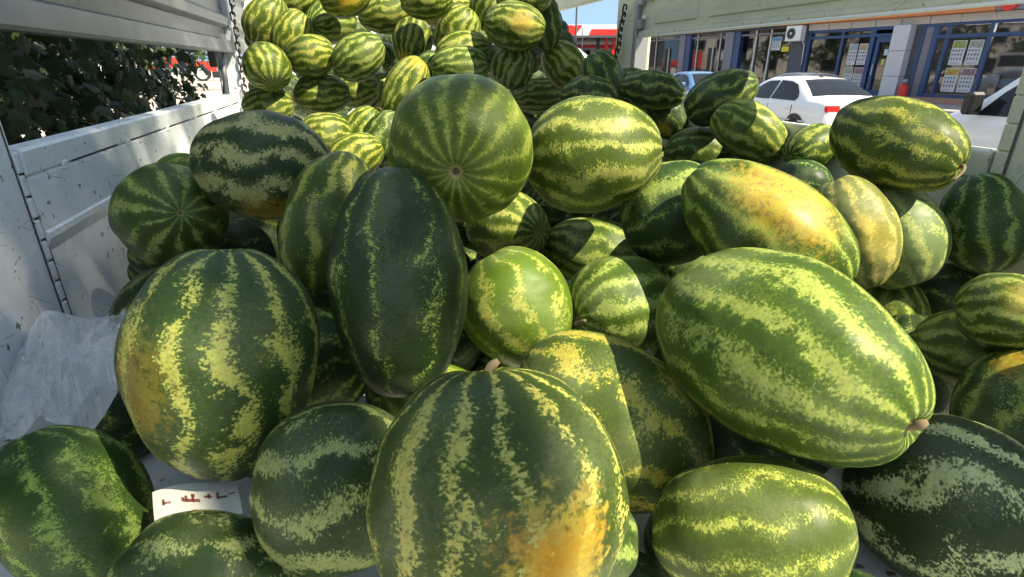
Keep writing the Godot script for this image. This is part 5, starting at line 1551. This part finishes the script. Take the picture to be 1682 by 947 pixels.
	filler(Vector3(0.804, 1.465, -3.383), Vector3(-0.74, 0.18, -0.65), 0.105, 1.14)
	filler(Vector3(1.498, 1.261, -1.832), Vector3(0.92, -0.08, -0.39), 0.114, 1.35)
	filler(Vector3(0.698, 1.494, -1.416), Vector3(-0.61, 0.16, 0.78), 0.106, 1.27)
	filler(Vector3(0.848, 1.567, -4.154), Vector3(0.55, 0.10, 0.83), 0.119, 1.24)
	filler(Vector3(0.609, 1.604, -2.825), Vector3(-0.73, 0.26, -0.63), 0.097, 1.25)
	filler(Vector3(0.042, 1.108, -3.664), Vector3(-0.66, 0.15, 0.74), 0.112, 1.31, "buried watermelon just below the sunlit watermelon crest right behind the half lit standing one")
	filler(Vector3(-0.584, 1.348, -1.803), Vector3(1.00, 0.03, 0.04), 0.100, 1.17)
	filler(Vector3(-0.736, 1.299, -2.427), Vector3(0.28, -0.11, 0.95), 0.097, 1.23)
	filler(Vector3(-0.568, 1.402, -0.624), Vector3(0.99, 0.11, -0.07), 0.122, 1.13)
	filler(Vector3(0.516, 1.431, -2.064), Vector3(-0.90, -0.25, 0.35), 0.101, 1.34)
	filler(Vector3(1.486, 1.277, -2.639), Vector3(-0.71, 0.20, 0.68), 0.100, 1.30)
	filler(Vector3(0.791, 1.259, -0.667), Vector3(0.73, -0.34, 0.60), 0.100, 1.13)
	filler(Vector3(1.228, 1.112, -0.362), Vector3(-0.23, 0.24, -0.94), 0.099, 1.24)
	filler(Vector3(0.366, 1.372, -2.907), Vector3(0.94, 0.14, 0.30), 0.101, 1.17)
	filler(Vector3(0.945, 1.407, -2.589), Vector3(0.31, 0.14, 0.94), 0.097, 1.13)
	filler(Vector3(1.497, 1.336, -4.202), Vector3(0.17, -0.15, -0.97), 0.103, 1.33)
	filler(Vector3(0.377, 1.537, -3.040), Vector3(-0.87, 0.20, 0.45), 0.101, 1.15)
	filler(Vector3(1.084, 1.288, -1.779), Vector3(0.25, -0.22, -0.94), 0.101, 1.18)
	filler(Vector3(0.459, 1.309, -2.417), Vector3(0.83, 0.38, 0.41), 0.102, 1.12)
	filler(Vector3(-0.600, 1.497, -4.506), Vector3(0.25, -0.13, -0.96), 0.114, 1.16)
	filler(Vector3(0.801, 1.377, -2.429), Vector3(-0.67, -0.20, -0.72), 0.105, 1.26)
	filler(Vector3(1.470, 1.640, -4.606), Vector3(0.90, 0.26, -0.34), 0.100, 1.19, "buried watermelon just left of the watermelon lit on its left shoulder only")
	filler(Vector3(-0.045, 1.298, -2.273), Vector3(-0.53, -0.10, 0.84), 0.095, 1.13)
	filler(Vector3(0.757, 1.414, -2.773), Vector3(-0.26, -0.03, 0.96), 0.097, 1.13)
	filler(Vector3(-0.595, 1.062, -1.764), Vector3(0.75, 0.27, -0.60), 0.099, 1.28)
	filler(Vector3(-0.347, 1.358, -3.283), Vector3(0.39, -0.24, -0.89), 0.114, 1.20)
	filler(Vector3(0.199, 1.305, -1.887), Vector3(-0.22, -0.17, 0.96), 0.121, 1.29)
	filler(Vector3(0.682, 1.491, -1.857), Vector3(-0.80, -0.36, 0.48), 0.097, 1.33)
	filler(Vector3(0.314, 1.750, -4.413), Vector3(0.66, 0.12, 0.74), 0.066, 1.17)
	filler(Vector3(0.686, 1.236, -1.989), Vector3(0.84, -0.03, -0.54), 0.087, 1.14)
	filler(Vector3(-0.067, 1.047, -1.219), Vector3(-0.91, -0.21, 0.37), 0.055, 1.31, "buried watermelon just above the dark watermelon with level grey green bands")
	filler(Vector3(0.393, 1.944, -5.462), Vector3(-0.22, 0.55, -0.80), 0.068, 1.27)
	filler(Vector3(1.115, 1.785, -4.654), Vector3(-0.74, 0.21, 0.64), 0.115, 1.32, "buried watermelon just below the watermelon with a yellow sunlit patch crossed by a straight shadow")
	filler(Vector3(0.309, 1.032, -0.524), Vector3(0.79, 0.27, 0.54), 0.057, 1.21, "buried watermelon just right of the big dark striped watermelon in the bottom centre")
	filler(Vector3(0.603, 1.125, -0.664), Vector3(-0.13, 0.19, -0.97), 0.088, 1.23, "buried watermelon just right of the yellow banded watermelon cut by a sharp shadow")
	filler(Vector3(0.252, 1.806, -4.008), Vector3(0.33, -0.33, 0.89), 0.077, 1.29)
	filler(Vector3(-0.038, 1.180, -7.486), Vector3(0.53, -0.26, 0.81), 0.097, 1.20)
	filler(Vector3(-0.148, 1.188, -1.377), Vector3(-0.40, -0.01, -0.92), 0.082, 1.30, "buried watermelon just below the half lit watermelon standing behind the tall blackish one")
	filler(Vector3(0.989, 1.114, -2.329), Vector3(-0.09, 0.10, 0.99), 0.062, 1.14, "buried watermelon just left of the shadowed striped watermelon left of the yellow patched one")
	filler(Vector3(0.972, 1.173, -1.923), Vector3(-0.52, -0.52, -0.67), 0.096, 1.14, "buried watermelon just above the watermelon with a curled dry stem on its left side")
	filler(Vector3(0.399, 1.045, -2.028), Vector3(0.92, -0.39, 0.05), 0.065, 1.15)
	filler(Vector3(-0.633, 1.200, -1.830), Vector3(0.74, -0.21, 0.64), 0.060, 1.33, "buried watermelon just above the large upright dark watermelon beside the plastic sheet")
	filler(Vector3(1.295, 1.880, -3.535), Vector3(-0.77, 0.48, -0.42), 0.077, 1.14, "buried watermelon just above the watermelon lit on its left shoulder only")
	filler(Vector3(0.463, 1.029, -0.574), Vector3(-0.86, 0.10, 0.50), 0.071, 1.21, "buried watermelon just below the yellow banded watermelon cut by a sharp shadow")
	filler(Vector3(0.557, 1.090, -0.349), Vector3(-0.09, 0.48, 0.87), 0.062, 1.34, "buried watermelon just below the dark watermelon with a rusty orange top at the right edge")
	filler(Vector3(0.028, 1.029, -0.586), Vector3(-0.69, -0.37, -0.62), 0.064, 1.15)
	filler(Vector3(0.774, 1.082, -1.166), Vector3(-0.83, 0.38, 0.41), 0.073, 1.32, "buried watermelon just right of the watermelon with a curled dry stem on its left side")
	filler(Vector3(1.333, 1.959, -3.686), Vector3(-0.89, 0.41, 0.19), 0.063, 1.17, "buried watermelon just below the topmost watermelon at the right end of the heap")
	filler(Vector3(0.284, 1.019, -1.178), Vector3(-0.18, 0.48, 0.86), 0.061, 1.13, "buried watermelon just above the big dark striped watermelon in the bottom centre")
	filler(Vector3(-0.248, 1.047, -0.996), Vector3(-0.76, -0.56, -0.34), 0.060, 1.14, "buried watermelon just below the large upright dark watermelon beside the plastic sheet")
	filler(Vector3(-0.393, 1.241, -1.068), Vector3(0.73, 0.45, 0.52), 0.060, 1.15)
	filler(Vector3(-0.769, 1.038, -2.154), Vector3(0.70, -0.35, 0.63), 0.062, 1.35)
	filler(Vector3(0.254, 1.150, -0.511), Vector3(0.71, -0.56, -0.43), 0.062, 1.17)
	filler(Vector3(0.593, 1.035, -0.514), Vector3(0.91, -0.26, -0.33), 0.069, 1.31)
	filler(Vector3(1.187, 2.067, -3.537), Vector3(0.87, -0.41, 0.27), 0.077, 1.12, "buried watermelon just right of the topmost watermelon at the right end of the heap")
	filler(Vector3(1.530, 1.332, -4.637), Vector3(0.19, 0.50, -0.84), 0.060, 1.28, "buried watermelon just left of the low dark watermelon behind the big wavy striped one")
	filler(Vector3(0.662, 1.078, -1.943), Vector3(0.57, -0.30, -0.76), 0.086, 1.17, "buried watermelon just left of the watermelon with a curled dry stem on its left side")
	filler(Vector3(0.028, 1.030, -1.149), Vector3(-0.45, 0.04, -0.89), 0.064, 1.12, "buried watermelon just left of the big dark striped watermelon in the bottom centre")
	filler(Vector3(-0.749, 1.013, -1.973), Vector3(0.35, 0.02, 0.94), 0.057, 1.29)
	filler(Vector3(-0.380, 1.072, -1.071), Vector3(-0.39, -0.45, -0.81), 0.057, 1.16)
	filler(Vector3(-0.737, 1.938, -5.505), Vector3(0.04, 0.55, 0.83), 0.074, 1.14, "buried watermelon just below the upright watermelon with vertical stripes")
	filler(Vector3(0.679, 1.218, -0.574), Vector3(-0.23, 0.31, -0.92), 0.063, 1.18)
	filler(Vector3(1.433, 1.852, -3.735), Vector3(-0.49, -0.18, 0.86), 0.059, 1.14)
	filler(Vector3(-0.543, 1.105, -1.349), Vector3(-0.63, -0.36, -0.69), 0.055, 1.19, "buried watermelon just left of the large upright dark watermelon beside the plastic sheet")
